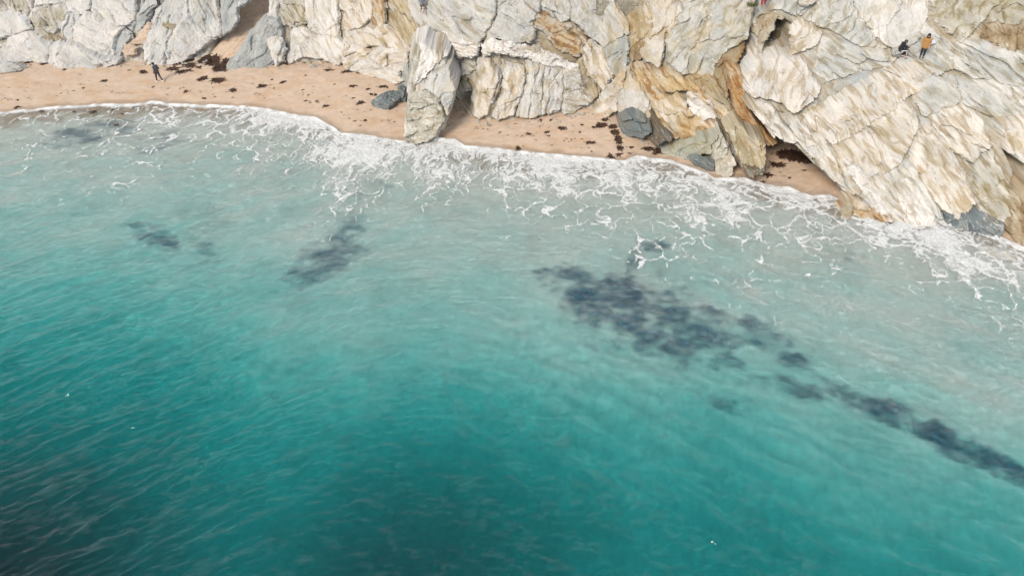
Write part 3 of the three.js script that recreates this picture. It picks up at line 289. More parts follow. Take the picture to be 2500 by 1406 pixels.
{
  const xs = lines([[-140, 8], [-50, 0.135], [38, 1], [60, 8], [140]]), zs = lines([[-62, 0.125], [-11, 0.5], [0, 4], [30, 12], [130]]);
  const nx = xs.length, nz = zs.length, top = nx * nz, p = new Float32Array((top + 2 * (nx + nz) * 2) * 3), uv = [];
  for (let j = 0; j < nz; j++) for (let i = 0; i < nx; i++) { const k = (j * nx + i) * 3; p[k] = xs[i]; p[k + 2] = zs[j]; p[k + 1] = seaSurface(xs[i], zs[j]); }
  const idx = Array.from(gridIndex(nx, nz)); let q = top;
  const rim = []; for (let i = 0; i < nx; i++) rim.push(i); for (let j = 1; j < nz; j++) rim.push(j * nx + nx - 1); for (let i = nx - 2; i >= 0; i--) rim.push((nz - 1) * nx + i); for (let j = nz - 2; j > 0; j--) rim.push(j * nx);
  const base = q; for (const r of rim) { p[q * 3] = p[r * 3]; p[q * 3 + 1] = -25; p[q * 3 + 2] = p[r * 3 + 2]; q++; }
  for (let i = 0; i < rim.length; i++) { const a = rim[i], b = rim[(i + 1) % rim.length], c = base + i, d = base + (i + 1) % rim.length; idx.push(a, b, c, b, d, c); }
  const mid = q; p[q * 3] = 0; p[q * 3 + 1] = -25; p[q * 3 + 2] = 0; q++;
  for (let i = 0; i < rim.length; i++) idx.push(mid, base + i, base + (i + 1) % rim.length);
  const pos = p.slice(0, q * 3), g = geo(pos, idx, null);
  const u = new Float32Array(q * 2); for (let i = 0; i < q; i++) { u[i * 2] = pos[i * 3] / 7; u[i * 2 + 1] = pos[i * 3 + 2] / 7; }
  g.setAttribute('uv', new THREE.BufferAttribute(u, 2));
  // fine wind ripples, tiled over 7 m
  const S = 512, d = new Uint8Array(S * S * 4), per = (x, y, f) => { const a = x / S * 2 * Math.PI, b = y / S * 2 * Math.PI, R = f / (2 * Math.PI); return N3(Math.cos(a) * R * 0.6 + 3 * Math.cos(b), Math.sin(a) * R * 0.6 + 3 * Math.sin(b), f) ; };
  const spect = []; const r = rng(77); for (let i = 0; i < 70; i++) { const ang = (r() - 0.5) * 1.5, k = 6 + Math.floor(r() * r() * 40); spect.push([Math.round(k * Math.sin(ang)), Math.round(k * Math.cos(ang)), r() * 6.28, 1 / k]); }
  for (let j = 0; j < S; j++) for (let i = 0; i < S; i++) {
    let h = 0; for (const [kx, ky, ph, a] of spect) h += a * Math.sin((kx * i + ky * j) / S * 2 * Math.PI + ph);
    const v = clamp(128 + h * 190, 0, 255), k = (j * S + i) * 4; d[k] = d[k + 1] = d[k + 2] = v; d[k + 3] = 255;
  }
  const t = new THREE.DataTexture(d, S, S); t.wrapS = t.wrapT = THREE.RepeatWrapping; t.magFilter = THREE.LinearFilter; t.needsUpdate = true;
  const m = new THREE.MeshPhysicalMaterial({ color: 0xffffff, roughness: 0.06, transmission: 1, thickness: 5, ior: 1.333, attenuationColor: new THREE.Color().setRGB(0.505, 0.878, 0.888), attenuationDistance: 1, bumpMap: t, bumpScale: 0.03 });
  const o = mesh('sea', g, m); o.castShadow = false;
  tag(o, 'clear sea turning from grey green shallows to deep teal', 0, 0, 'structure');
}

// ---------------------------------------------------------------- painted sheen of the wind ripples
function streak(x, z) { // pale lines painted along ripple crests for reflected sky, stronger in gust bands
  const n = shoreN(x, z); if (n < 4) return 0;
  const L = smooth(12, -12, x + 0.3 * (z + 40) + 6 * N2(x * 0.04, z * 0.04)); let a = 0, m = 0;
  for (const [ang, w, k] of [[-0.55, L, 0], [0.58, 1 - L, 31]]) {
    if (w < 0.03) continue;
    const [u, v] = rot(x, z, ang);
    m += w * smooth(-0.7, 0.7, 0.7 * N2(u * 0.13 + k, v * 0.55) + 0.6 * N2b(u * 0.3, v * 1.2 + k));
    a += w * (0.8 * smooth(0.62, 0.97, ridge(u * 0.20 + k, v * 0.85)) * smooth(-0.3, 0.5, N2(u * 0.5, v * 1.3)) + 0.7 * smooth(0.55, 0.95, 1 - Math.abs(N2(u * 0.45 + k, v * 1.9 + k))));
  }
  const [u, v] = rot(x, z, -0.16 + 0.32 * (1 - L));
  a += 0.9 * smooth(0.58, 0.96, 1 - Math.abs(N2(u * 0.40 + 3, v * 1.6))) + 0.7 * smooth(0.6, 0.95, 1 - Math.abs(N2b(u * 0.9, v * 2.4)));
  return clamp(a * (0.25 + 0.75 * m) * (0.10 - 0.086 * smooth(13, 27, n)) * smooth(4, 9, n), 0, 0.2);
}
{
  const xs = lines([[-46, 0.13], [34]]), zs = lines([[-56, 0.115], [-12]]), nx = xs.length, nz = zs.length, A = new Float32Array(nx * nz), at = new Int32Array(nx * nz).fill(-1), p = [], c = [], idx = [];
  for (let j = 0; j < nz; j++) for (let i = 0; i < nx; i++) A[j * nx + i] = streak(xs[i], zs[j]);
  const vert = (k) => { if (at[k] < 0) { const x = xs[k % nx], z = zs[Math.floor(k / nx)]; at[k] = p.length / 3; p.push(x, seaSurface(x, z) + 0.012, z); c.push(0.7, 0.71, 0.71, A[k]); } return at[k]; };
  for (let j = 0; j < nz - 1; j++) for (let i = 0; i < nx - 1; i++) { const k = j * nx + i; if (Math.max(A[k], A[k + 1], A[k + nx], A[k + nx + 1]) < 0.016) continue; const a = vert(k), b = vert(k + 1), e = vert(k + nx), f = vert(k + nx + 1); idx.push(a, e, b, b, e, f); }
  tag(mesh('ripple_sheen', geo(p, idx, c, 4), std({ vertexColors: true, transparent: true, roughness: 0.9 })), 'fine pale streaks painted across the open water as sheen on the ripples', 'foam', 0, 'stuff');
  console.log('streak tris', idx.length / 3);
}

// ---------------------------------------------------------------- foam
const FOAM_LINES = [[[12.6, -47.2], [14.2, -46.2], [16.0, -44.6], [17.4, -43.2], [18.6, -42.0]], [[-21.5, -56.9], [-19.5, -56.0], [-17.8, -54.9]], [[20.6, -41.6], [21.6, -40.4], [22.6, -38.6], [24.2, -37.6], [25.6, -37.2]], [[26.0, -39.0], [27.6, -37.2], [29.6, -35.6]], [[17.0, -44.4], [18.2, -44.6], [19.2, -45.0]]];
function lineDist(x, z, l) { let d = 9; for (let i = 0; i < l.length - 1; i++) { const [ax, az] = l[i], [bx, bz] = l[i + 1], t = clamp(((x - ax) * (bx - ax) + (z - az) * (bz - az)) / ((bx - ax) ** 2 + (bz - az) ** 2)); d = Math.min(d, Math.hypot(x - ax - t * (bx - ax), z - az - t * (bz - az))); } return d; }
const FANS = [[7.9, -47.2, 1.2, 3.0, 0.5], [-2.5, -50.0, 5.5, 1.5, 0.55], [3.6, -48.5, 4.0, 1.4, 0.5], [-17.2, -55.6, 3.0, 1.6, 0.6], [-13.4, -51.6, 1.6, 1.6, 0.35], [24.6, -38.8, 3.0, 1.2, 0.4], [16.5, -42.2, 2.0, 1.8, 0.18], [29.2, -35.4, 2.0, 1.6, 0.25], [-9.6, -49.8, 2.4, 1.2, 0.25]];   // places where the wave has just broken
const fan = (x, z) => { let s = 0; for (const [a, b, p, q, w] of FANS) s += w * Math.exp(-(((x - a) / p) ** 2) - ((z - b) / q) ** 2); return s; };
function foamAlpha(x, z) {
  const n = edgeN(x, z); if (n < -0.12) return 0;
  const reach = table(FOAM_REACH, x, 1), full = table(FOAM_REACH, x, 2);
  const wob = 1 + 0.35 * N2(x * 0.22, 7) + 0.18 * N2(x * 0.7, 3);
  const t = n / (reach * wob);
  if (t > 1.25) return 0;
  const wx = x + 0.55 * N2(x * 0.55, z * 0.55) + 0.12 * N2(x * 1.7, z * 1.7), wz = z + 0.55 * N2b(x * 0.55, z * 0.55) + 0.12 * N2b(x * 1.7, z * 1.7);
  const skew = wx + 0.35 * wz * smooth(5, -25, x);
  const str = fbm(skew * 0.45 + 20, wz * 0.16, 3), big = fbm(x * 0.16 + 3, z * 0.22, 3);
  let d = clamp(full * Math.pow(Math.max(0, 1 - t), 1.15) * 1.12 + (0.42 * str + 0.30 * big) * smooth(1.2, 0.5, t) * (0.35 + 0.65 * full) + fan(x, z));
  let a = 0; const lush = 0.72 + 0.5 * smooth(-0.5, 0.6, N2(x * 0.10 + 9, z * 0.12) + 0.4 * N2b(x * 0.3, z * 0.3));
  d *= lush;
  {
    voronoi(skew * 0.62, wz * 0.50, 1); const e1 = V.f2 - V.f1;
    voronoi(skew * 1.5 + 5, wz * 1.2, 2); const e2 = V.f2 - V.f1;
    const knot = 0.55 + 0.75 * smooth(-0.5, 0.7, N2(x * 0.8 + 50, z * 0.8)), live = smooth(0.0, 0.16, d + 0.10 * N2b(x * 0.5, z * 0.5));
    const h1 = (0.035 + 0.42 * d * d) * knot, h2 = 0.015 + 0.95 * d * d * knot;
    const l1 = smooth(h1 + 0.03, h1 * 0.45, e1) * live, l2 = smooth(h2 + 0.05, h2 * 0.5, e2) * smooth(0.24, 0.5, d);
    a = Math.max(l1, l2 * 0.95) * (0.80 + 0.16 * N2(x * 4.5, z * 4.5) + 0.12 * N2b(x * 9, z * 9));
    const froth = smooth(0.10, 0.75, d) * (0.26 + 0.22 * N2(skew * 1.3, wz * 0.4 + skew * 0.5) + 0.10 * N2b(x * 3.5, z * 3.5));   // thin spent froth
    a = Math.max(a, froth, 0.8 * smooth(0.42, 0.85, d + 0.18 * fbm(x * 1.6, z * 1.6, 3)) * (0.85 + 0.2 * N2b(x * 5, z * 5)));   // unbroken wash
  }
  const rim = smooth(0.42 + 0.16 * N2(x * 1.3, 5), 0.12, Math.abs(n - 0.12)) * smooth(-0.12, -0.02, n);
  a = Math.max(a, rim * (0.82 + 0.3 * N2(x * 0.9, 15)));
  if (x > 5 || x < -16) for (const l of FOAM_LINES) { const dl = lineDist(wx * 0.25 + x * 0.75, wz * 0.25 + z * 0.75, l); if (dl < 0.3) a = Math.max(a, 0.95 * smooth(0.22, 0.03, dl) * (0.7 + 0.3 * N2(x * 2, z * 2))); }
  return clamp(a, 0, 0.97);
}
{
  const xs = [], ns = []; for (let x = -52; x <= 37; x += 0.068) xs.push(x); for (let n = -0.16; n < 15; n += 0.066) ns.push(n);
  const nx = xs.length, nn = ns.length, at = new Int32Array(nx * nn).fill(-1), A = new Float32Array(nx * nn), p = [], c = [], idx = [];
  for (let j = 0; j < nn; j++) for (let i = 0; i < nx; i++) A[j * nx + i] = foamAlpha(xs[i], swashZ(xs[i]) + ns[j] / 0.93);
  const vert = (i, j) => { const k = j * nx + i; if (at[k] < 0) { const x = xs[i], z = swashZ(x) + ns[j] / 0.93, a = A[k]; at[k] = p.length / 3; p.push(x, seaSurface(x, z) + 0.012 + 0.08 * a * a + 0.09 * a * smooth(0.5, 0.1, Math.abs(ns[j] - 0.2)), z); const s = 0.72 + 0.05 * N2(x * 4, z * 4); c.push(s, s, s * 1.01, a); } return at[k]; };
  for (let j = 0; j < nn - 1; j++) for (let i = 0; i < nx - 1; i++) {
    if (Math.max(A[j * nx + i], A[j * nx + i + 1], A[(j + 1) * nx + i], A[(j + 1) * nx + i + 1]) < 0.03) continue;
    const a = vert(i, j), b = vert(i + 1, j), e = vert(i, j + 1), f = vert(i + 1, j + 1); idx.push(a, e, b, b, e, f);
  }
  const o = mesh('sea_foam', geo(p, idx, c, 4), std({ vertexColors: true, transparent: true, roughness: 0.9 }));
  tag(o, 'white lacy foam of the spent wave along the shore', 'foam', 0, 'stuff');
  console.log('foam tris', idx.length / 3);
}
// ---------------------------------------------------------------- cliffs
const footD = (X, y) => table(FOOT, X, 1) + table(FOOT, X, 3) * (y - table(FOOT, X, 2));
const ZONE = {
  m: { D: footD, k: 1.2, dy: 0.048 },
  h: { D: (X, y) => 40.6 - 0.15 * (X - 22.6) - (X > 29 ? (X - 29) * 0.45 : 0) + 1.25 * y, k: 1.55, dy: 0.036 },
  k: { D: (X, y) => 50.6 + 0.75 * (y - 0.3), k: 1.25, dy: 0.045 },
  l: { D: (X, y) => 45.2 - 0.62 * (X - 17) + 0.45 * y, k: 1.1, dy: 0.045 },
};
// c: main, second and third rock colour; st: iron or lichen stain; sa: how much of it; fa / fs: facet relief and size; fo: foliation relief; cr: joints; ve: quartz veins
const KIND = {
  pale:   { iron: 0.5, c: [[.43, .395, .375], [.345, .345, .34], [.40, .36, .30]], st: [.25, .20, .11], sa: .30, fa: .13, fs: 1.3, fo: .020, cr: .6, ve: .1 },
  white:  { iron: 0.5, c: [[.48, .44, .415], [.42, .395, .37], [.44, .395, .33]], st: [.30, .23, .13], sa: .25, fa: .10, fs: 1.5, fo: .018, cr: .5, ve: .1 },
  grey:   { c: [[.38, .36, .34], [.30, .305, .305], [.41, .375, .335]], st: [.25, .20, .12], sa: .20, fa: .10, fs: 1.8, fo: .018, cr: .55, ve: .25 },
  blue:   { keep: 0.6, c: [[.235, .265, .27], [.33, .335, .335], [.18, .22, .225]], st: [.25, .22, .15], sa: .15, fa: .14, fs: 1.0, fo: .03, cr: .6, ve: .1 },
  olive:  { c: [[.34, .31, .25], [.26, .23, .16], [.40, .37, .33]], st: [.20, .155, .07], sa: .5, fa: .16, fs: .8, fo: .03, cr: .9, ve: .1 },
  brown:  { keep: 0.25, c: [[.215, .16, .085], [.29, .23, .15], [.15, .10, .05]], st: [.24, .13, .045], sa: .45, fa: .12, fs: .7, fo: .04, cr: .8, ve: .08 },
  cream:  { c: [[.46, .395, .325], [.43, .38, .335], [.40, .31, .20]], st: [.29, .20, .09], sa: .38, fa: .15, fs: 1.1, fo: .028, cr: .8, ve: .2 },
  pink:   { c: [[.48, .42, .375], [.42, .385, .355], [.43, .335, .235]], st: [.31, .22, .11], sa: .35, fa: .12, fs: .7, fo: .028, cr: .9, ve: .25 },
  ochre:  { c: [[.42, .30, .16], [.36, .235, .105], [.45, .40, .335]], st: [.23, .12, .04], sa: .55, fa: .15, fs: 1.0, fo: .04, cr: .7, ve: .3 },
  lam:    { keep: 0.5, c: [[.31, .24, .14], [.38, .315, .20], [.22, .16, .08]], st: [.20, .12, .05], sa: .35, fa: .10, fs: .8, fo: .075, cr: .5, ve: .05 },
  rust:   { keep: 0.25, c: [[.36, .20, .075], [.42, .31, .19], [.25, .115, .03]], st: [.22, .09, .022], sa: .55, fa: .12, fs: .8, fo: .05, cr: .5, ve: .05 },
  fol:    { c: [[.36, .345, .32], [.27, .285, .28], [.41, .375, .32]], st: [.22, .185, .11], sa: .38, fa: .12, fs: .75, fo: .055, cr: .8, ve: .3 },
  slab:   { c: [[.31, .315, .295], [.36, .345, .315], [.25, .27, .265]], st: [.24, .20, .12], sa: .25, fa: .06, fs: 1.4, fo: .035, cr: .4, ve: .2 },
  blocky: { c: [[.48, .42, .355], [.44, .395, .34], [.39, .30, .19]], st: [.25, .175, .09], sa: .40, fa: .20, fs: .95, fo: .025, cr: 1.1, ve: .15 },
  column: { keep: 0.3, c: [[.33, .25, .155], [.24, .165, .09], [.40, .34, .25]], st: [.16, .10, .045], sa: .45, fa: .16, fs: .42, fo: .07, cr: 1.2, ve: .05 },
  quartz: { keep: 0.25, c: [[.58, .53, .50], [.50, .46, .43], [.36, .325, .28]], st: [.30, .22, .13], sa: .22, fa: .13, fs: .38, fo: .05, cr: .7, ve: .9 },
  band:   { keep: 0.1, c: [[.42, .39, .33], [.34, .32, .27], [.60, .56, .53]], st: [.26, .20, .11], sa: .3, fa: .16, fs: .6, fo: .09, cr: .7, ve: 1.0 },
  veined: { c: [[.43, .39, .345], [.37, .36, .335], [.41, .345, .25]], st: [.27, .20, .10], sa: .35, fa: .13, fs: .9, fo: .035, cr: .8, ve: .8 },
  hang:   { keep: 0.3, c: [[.33, .28, .19], [.38, .33, .25], [.22, .20, .165]], st: [.25, .16, .065], sa: .4, fa: .12, fs: .8, fo: .05, cr: .6, ve: .5 },
  mossy:  { keep: 0.2, c: [[.28, .285, .235], [.33, .32, .27], [.20, .225, .205]], st: [.24, .19, .09], sa: .35, fa: .14, fs: .8, fo: .03, cr: .7, ve: .15 },
  slate:  { keep: 0.1, c: [[.105, .13, .14], [.165, .185, .19], [.08, .10, .11]], st: [.16, .14, .10], sa: .15, fa: .13, fs: .7, fo: .02, cr: 1.0, ve: .2, wet: 1 },
  wet:    { keep: 0.1, c: [[.10, .085, .065], [.075, .072, .068], [.14, .11, .07]], st: [.12, .075, .03], sa: .35, fa: .12, fs: .7, fo: .04, cr: .7, ve: .1, wet: 1 },  // wet rock, also the painted shade at the back of cave and hollow
  sandy:  { keep: 0.0, c: [[.47, .36, .28], [.45, .37, .31], [.42, .30, .21]], st: [.40, .30, .22], sa: .3, fa: .06, fs: .8, fo: .01, cr: .2, ve: 0 },
  back:   { c: [[.36, .315, .25], [.33, .31, .275], [.28, .22, .145]], st: [.23, .165, .085], sa: .4, fa: .16, fs: .9, fo: .04, cr: .6, ve: .1 },
};
const fresh = (c, sat, up) => { const l = 0.3 * c[0] + 0.59 * c[1] + 0.11 * c[2]; return c.map((q) => clamp(lerp(l, q, sat) * up, 0.02, 0.68)); };
for (const k of ['pale', 'white', 'grey', 'cream', 'pink', 'blocky', 'veined', 'fol', 'blue', 'quartz']) KIND[k].c = KIND[k].c.map((c) => fresh(c, k === 'pale' || k === 'white' ? 0.6 : 0.66, k === 'blue' ? 1.0 : 1.18));
for (const k of ['cream', 'fol', 'blocky', 'pink', 'veined', 'ochre', 'lam', 'column', 'band', 'olive', 'brown']) { KIND[k].fa *= 1.5; KIND[k].fo *= 1.15; } for (const k of ['cream', 'blocky', 'pink', 'veined', 'fol']) { KIND[k].fs *= 1.45; KIND[k].cr *= 0.8; }
const OUT = [0, 0, 0, 0], IRON = [0.15, 0.10, 0.05], OLIVE = [0.27, 0.215, 0.125];
// relief (metres, outwards) and colour at a point (X, Y) of a rock face, Y measured along the slope
const COUNTRY = { left: [[.55, .52, .515], [.43, .435, .44], [.47, .435, .40]], mid: [[.54, .505, .48], [.47, .45, .43], [.49, .41, .31]], centre: [[.50, .475, .45], [.42, .42, .41], [.48, .41, .31]], ochre: [[.42, .315, .18], [.40, .385, .36], [.53, .49, .44]], head: [[.61, .575, .54], [.43, .44, .44], [.48, .42, .34]] };
const country = (X, zone) => zone === 'h' ? COUNTRY.head : X < -19 ? COUNTRY.left : X < -8 ? COUNTRY.mid : X < 8 ? COUNTRY.centre : COUNTRY.ochre;
function rockAt(X, Y, K, ang, s, seed, C3 = null, edge = 1) {
  const ca = Math.cos(ang), sa = Math.sin(ang);
  const w1 = 0.16 * s * N2(X * 0.45 + seed, Y * 0.45), w2 = 0.16 * s * N2b(X * 0.45, Y * 0.45 + seed), w3 = 0.025 * N2(X * 2.2, Y * 2.2 + seed), w4 = 0.025 * N2b(X * 2.2, Y * 2.2 - seed);
  const x = X + w1 + w3, y = Y + w2 + w4, u = (x * ca + y * sa), v = (-x * sa + y * ca);
  const fs = K.fs * s; let h = 0;
  voronoi(u / (fs * 2.1) + seed, v / fs, seed); const t1 = hash(V.i, V.j, 21) - 0.5, a1 = hash(V.i, V.j, 22) - 0.5, b1 = hash(V.i, V.j, 23) - 0.5, e1 = V.f2 - V.f1;
  h += K.fa * (t1 * 0.6 + (V.dx * a1 + V.dy * b1) * 2.4); const tone1 = t1;
  voronoi(u / (fs * 0.75) + 3 + seed, v / (fs * 0.33), seed + 3); const t2 = hash(V.i, V.j, 31) - 0.5, a2 = hash(V.i, V.j, 32) - 0.5, b2 = hash(V.i, V.j, 33) - 0.5, e2 = V.f2 - V.f1;
  h += K.fa * 0.30 * (t2 * 0.6 + (V.dx * a2 + V.dy * b2) * 2.4);
  const jm = smooth(-0.25, 0.35, N2(X * 0.5 + 31, Y * 0.5 + seed));
  const gap = smooth(-0.15, 0.45, N2b(X * 0.35 + seed, Y * 0.35 + 9));
  const gash = smooth(0.86, 0.985, ridge(u * 0.13 + seed * 0.7, v * 0.5 + 2)) * smooth(0.0, 0.45, N2(X * 0.25 + 61, Y * 0.25 + seed));
  h -= 0.42 * K.cr * gash;
  h -= K.cr * (0.24 * smooth(0.02 + 0.04 * gap, 0, e1) * (0.25 + 0.75 * gap) + 0.05 * smooth(0.08, 0, e2) * jm * gap);
  h += 0.30 * fbm(X * 0.22 + 5, Y * 0.26, 2) + 0.10 * fbm(u * 0.5 + 8, v * 1.1, 2);       // folds that run through neighbouring blocks
  const fm = 0.6 + 0.6 * N2(X * 0.3 + 77, Y * 0.3), r1 = ridge(u * 0.55 + seed, v * 4.2), r2 = ridge(u * 1.3, v * 10 + seed);
  h += K.fo * fm * (1.6 * (r1 - 0.6) + 0.8 * (r2 - 0.6));
  h += 0.030 * N2(X * 2.9, Y * 2.9 + seed) + 0.020 * N2(X * 5.5, Y * 5.5 + seed) + 0.012 * N2b(X * 11, Y * 11);
  // colour
  const m1 = smooth(-0.35, 0.55, fbm(X * 0.4 + seed * 3, Y * 0.4, 3) + 0.25 * N2(u * 0.6, v * 2.5)), m2 = smooth(0.05, 0.55, fbm(u * 0.35 - seed, v * 0.8 + 13, 4));
  const tn = 1 + 0.10 * tone1 + 0.13 * t2 + 0.12 * (r1 - 0.6) + 0.10 * N2(X * 7, Y * 7) + 0.08 * (hash(Math.round(X * 40), Math.round(Y * 40), 5) - 0.5);
  const stain = K.sa * smooth(0.02, 0.36, fbm(u * 0.5 + 60 + seed, v * 1.7, 4) + 0.15 * tone1) + 0.5 * K.sa * smooth(0.80, 0.97, r1) * jm;
  const keepStain = lerp(0.4, 1, smooth(-32, -16, X));
  const vn = Math.abs(N2(u * 0.7 + 90, v * 1.6 + seed) + 0.35 * N2b(X * 2.5, Y * 2.5)), vm = smooth(0.1, 0.6, N2b(X * 0.35 + seed, Y * 0.35 + 50) + K.ve * 0.6 - 0.1);
  const vein = K.ve > 0.01 ? smooth(0.075 * (0.4 + K.ve), 0.01, vn) * vm : 0;
  const C = K.c, iron = 0.55 * smooth(0.88, 0.985, ridge(u * 0.28 + seed, v * 1.5 + 4)) * smooth(-0.1, 0.5, N2(X * 0.4 + 12, Y * 0.4 + seed)) * (K.iron ?? 1);   // thin iron-brown seams along the bedding
  const g1 = smooth(-0.1, 0.35, fbm(X * 0.3 + 70, Y * 0.3, 4)), g2 = smooth(0.05, 0.45, fbm(X * 0.28 + Y * 0.2 + 30, Y * 0.5 - X * 0.3, 4));
  const olive = 0.62 * smooth(0.16, 0.44, fbm(u * 0.22 + 15, v * 0.75 + 33, 4)) * smooth(-0.2, 0.3, N2(X * 0.15 + 2, Y * 0.2)) * (K.iron ?? 1) * (K.wet || X < -18 ? 0 : 1);   // broad weathered bands along the bedding
  const mixc = C3 ? clamp(0.18 + 0.45 * fbm(X * 0.6, Y * 0.6 + 40, 3) + 0.45 * (1 - edge)) * (K.keep ?? 1) : 0;
  for (let k = 0; k < 3; k++) {
    let q = lerp(lerp(C[0][k], C[1][k], m1), C[2][k], m2 * 0.8);
    if (C3) q = lerp(q, lerp(lerp(C3[0][k], C3[1][k], g1), C3[2][k], g2), mixc);
    q = lerp(q, OLIVE[k], olive);
    q = lerp(q, K.st[k], clamp(stain * 1.5 * keepStain)); q = lerp(q, IRON[k], iron); q *= tn; OUT[k] = lerp(q, 0.62 - 0.03 * k, vein * 0.85);
  }
  OUT[3] = h + 0.05 * vein;
  return OUT;
}
function polyDist(x, y, P) { // signed distance to an outline, inside positive
  let d = 1e9, inside = false;
  for (let i = 0, j = P.length - 1; i < P.length; j = i++) {
    const ax = P[j][0], ay = P[j][1], bx = P[i][0], by = P[i][1], ex = bx - ax, ey = by - ay, t = clamp(((x - ax) * ex + (y - ay) * ey) / (ex * ex + ey * ey || 1));
    const dx = x - ax - t * ex, dy = y - ay - t * ey, q = dx * dx + dy * dy; if (q < d) d = q;
    if ((ay > y) !== (by > y) && x < ax + (y - ay) / (by - ay) * ex) inside = !inside;
  }
  return (inside ? 1 : -1) * Math.sqrt(d);
}
function rockMesh(r, seed, parent) {
  const Zn = ZONE[r.z], K = KIND[r.t], P = r.p, k = Zn.k;
  const core = r.n === 'rock_core', dx = core ? 0.10 : 0.056, dy = core ? 0.08 : Zn.dy * 1.12;
  let x0 = 1e9, x1 = -1e9, y0 = 1e9, y1 = -1e9, cx = 0, cy = 0;
  for (const [x, y] of P) { x0 = Math.min(x0, x); x1 = Math.max(x1, x); y0 = Math.min(y0, y); y1 = Math.max(y1, y); cx += x / P.length; cy += y / P.length; }
  const Q = P.map(([x, y]) => [x, y * k]), pad = 0.25; x0 -= pad; x1 += pad; y0 -= pad; y1 += pad;
  const nx = Math.ceil((x1 - x0) / dx) + 1, ny = Math.ceil((y1 - y0) / dy) + 1, at = new Int32Array(nx * ny).fill(-1), sd = new Float32Array(nx * ny);
  const W = Math.min(0.2, 0.07 + 0.035 * Math.sqrt((x1 - x0) * (y1 - y0))), E = r.E >= 1.5 ? r.E : r.E * 0.45, ang = r.d * Math.PI / 180;
  for (let j = 0; j < ny; j++) for (let i = 0; i < nx; i++) {
    const X = x0 + i * dx, y = y0 + j * dy, Y = y * k;
    sd[j * nx + i] = 0.04 + polyDist(X + 0.09 * N2(X * 1.1, Y * 1.1 + seed) + 0.05 * N2(X * 4, Y * 4), Y + 0.09 * N2b(X * 1.1 + seed, Y * 1.1) + 0.05 * N2b(X * 4, Y * 4), Q);
  }
  const p = [], c = [], idx = [];
  const vert = (i, j) => {
    const q = j * nx + i; if (at[q] >= 0) return at[q];
    const X = x0 + i * dx, y = y0 + j * dy, o = rockAt(X, y * k, K, ang, r.s, seed, country(X, r.z), smooth(0, 0.7, sd[q]));
    let cut = 0; if (core) for (const [P2, dep] of CUTS[r.z] ?? []) cut = Math.max(cut, dep * smooth(-0.1, 0.25, polyDist(X, y, P2)));
    const e = clamp((sd[q] + 0.06) / (W + 0.06)), drop = E * Math.pow(1 - e, 2.4);
    const D = Zn.D(X, y) - r.o - r.gx * (X - cx) - r.gy * (y - cy) - o[3] + drop + cut;
    at[q] = p.length / 3; p.push(X, y, -D); c.push(clamp(o[0], 0.01, 0.8), clamp(o[1], 0.01, 0.8), clamp(o[2], 0.01, 0.8)); return at[q];
  };
  for (let j = 0; j < ny - 1; j++) for (let i = 0; i < nx - 1; i++) {
    const q = j * nx + i; if (Math.max(sd[q], sd[q + 1], sd[q + nx], sd[q + nx + 1]) < -0.06) continue;
    const a = vert(i, j), b = vert(i + 1, j), d = vert(i, j + 1), e = vert(i + 1, j + 1); idx.push(a, b, d, b, e, d);
  }
  return mesh(r.n, geo(p, idx, c), K.wet ? wetRockMat : rockMat, parent);
}
const cliffs = { left: 'cliff_left', mid: 'cliff_middle', centre: 'cliff_centre', ochre: 'cliff_right', head: 'headland' }, cliffLabel = { left: 'pale blocky cliff behind the beach', mid: 'cream cliff between the sandy gully and the outcrop', centre: 'grey cliff wall behind the middle of the beach', ochre: 'ochre and grey cliff beside the headland', head: 'cream rocky headland above the cave' };
const cliffOf = {}; for (const k in cliffs) cliffOf[k] = tag(group(cliffs[k]), cliffLabel[k], 0, 0, 'structure');
const stack = group('rock_outcrop'); tag(stack, 'banded rock outcrop with white quartz ridges reaching down to the surf', 'rock');
let tris = 0;
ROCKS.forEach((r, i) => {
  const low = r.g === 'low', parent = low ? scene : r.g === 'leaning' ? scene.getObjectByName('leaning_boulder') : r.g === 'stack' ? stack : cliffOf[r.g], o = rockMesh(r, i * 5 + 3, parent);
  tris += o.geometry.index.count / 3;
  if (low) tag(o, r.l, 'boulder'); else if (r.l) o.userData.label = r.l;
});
console.log('rock tris', tris);
const cutM = (X, y) => { let c = 0; for (const [P2, dep] of CUTS.m) c = Math.max(c, dep * smooth(-0.1, 0.25, polyDist(X, y, P2))); return c; };
{ // the rock mass behind the blocks: weathered face, then the clifftop
  const top = [[-95, 12], [5.6, 12], [7.2, 7.55], [11.2, 7.55], [12.4, 12], [15.5, 12], [17.6, 4.6], [26, 3]], gully = (X) => 9 * (1 - smooth(1.5, 3.2, Math.abs(X + 24.6)));
  const xs = lines([[-95, 2], [-50, 0.14], [26]]), ts = lines([[-0.5, 0.085], [12, 0.6], [40]]), nx = xs.length, nt = ts.length, p = new Float32Array(nx * nt * 3), c = new Float32Array(nx * nt * 3);
  for (let j = 0; j < nt; j++) for (let i = 0; i < nx; i++) {
    const X = xs[i], t = ts[j], yt = table(top, X), y = Math.min(t, yt), over = Math.max(0, t - yt), o = rockAt(X, t * 1.2, KIND.back, -0.9, 1, 400, country(X, 'm')), k = (j * nx + i) * 3;
    p[k] = X; p[k + 1] = y + over * 0.04 + (over > 0 ? o[3] * 0.4 : 0); p[k + 2] = -(footD(X, y) + 0.12 + cutM(X, y) - o[3] * 1.3 + gully(X) + over * 1.6);
    c[k] = o[0]; c[k + 1] = o[1]; c[k + 2] = o[2];
  }
  const idx = gridIndex(nx, nt); for (let i = 0; i < idx.length; i += 3) { const s = idx[i + 1]; idx[i + 1] = idx[i + 2]; idx[i + 2] = s; }
  tag(mesh('rock_face', geo(p, idx, c), rockMat), 'weathered brown rock behind the cliff blocks', 0, 0, 'structure');
}
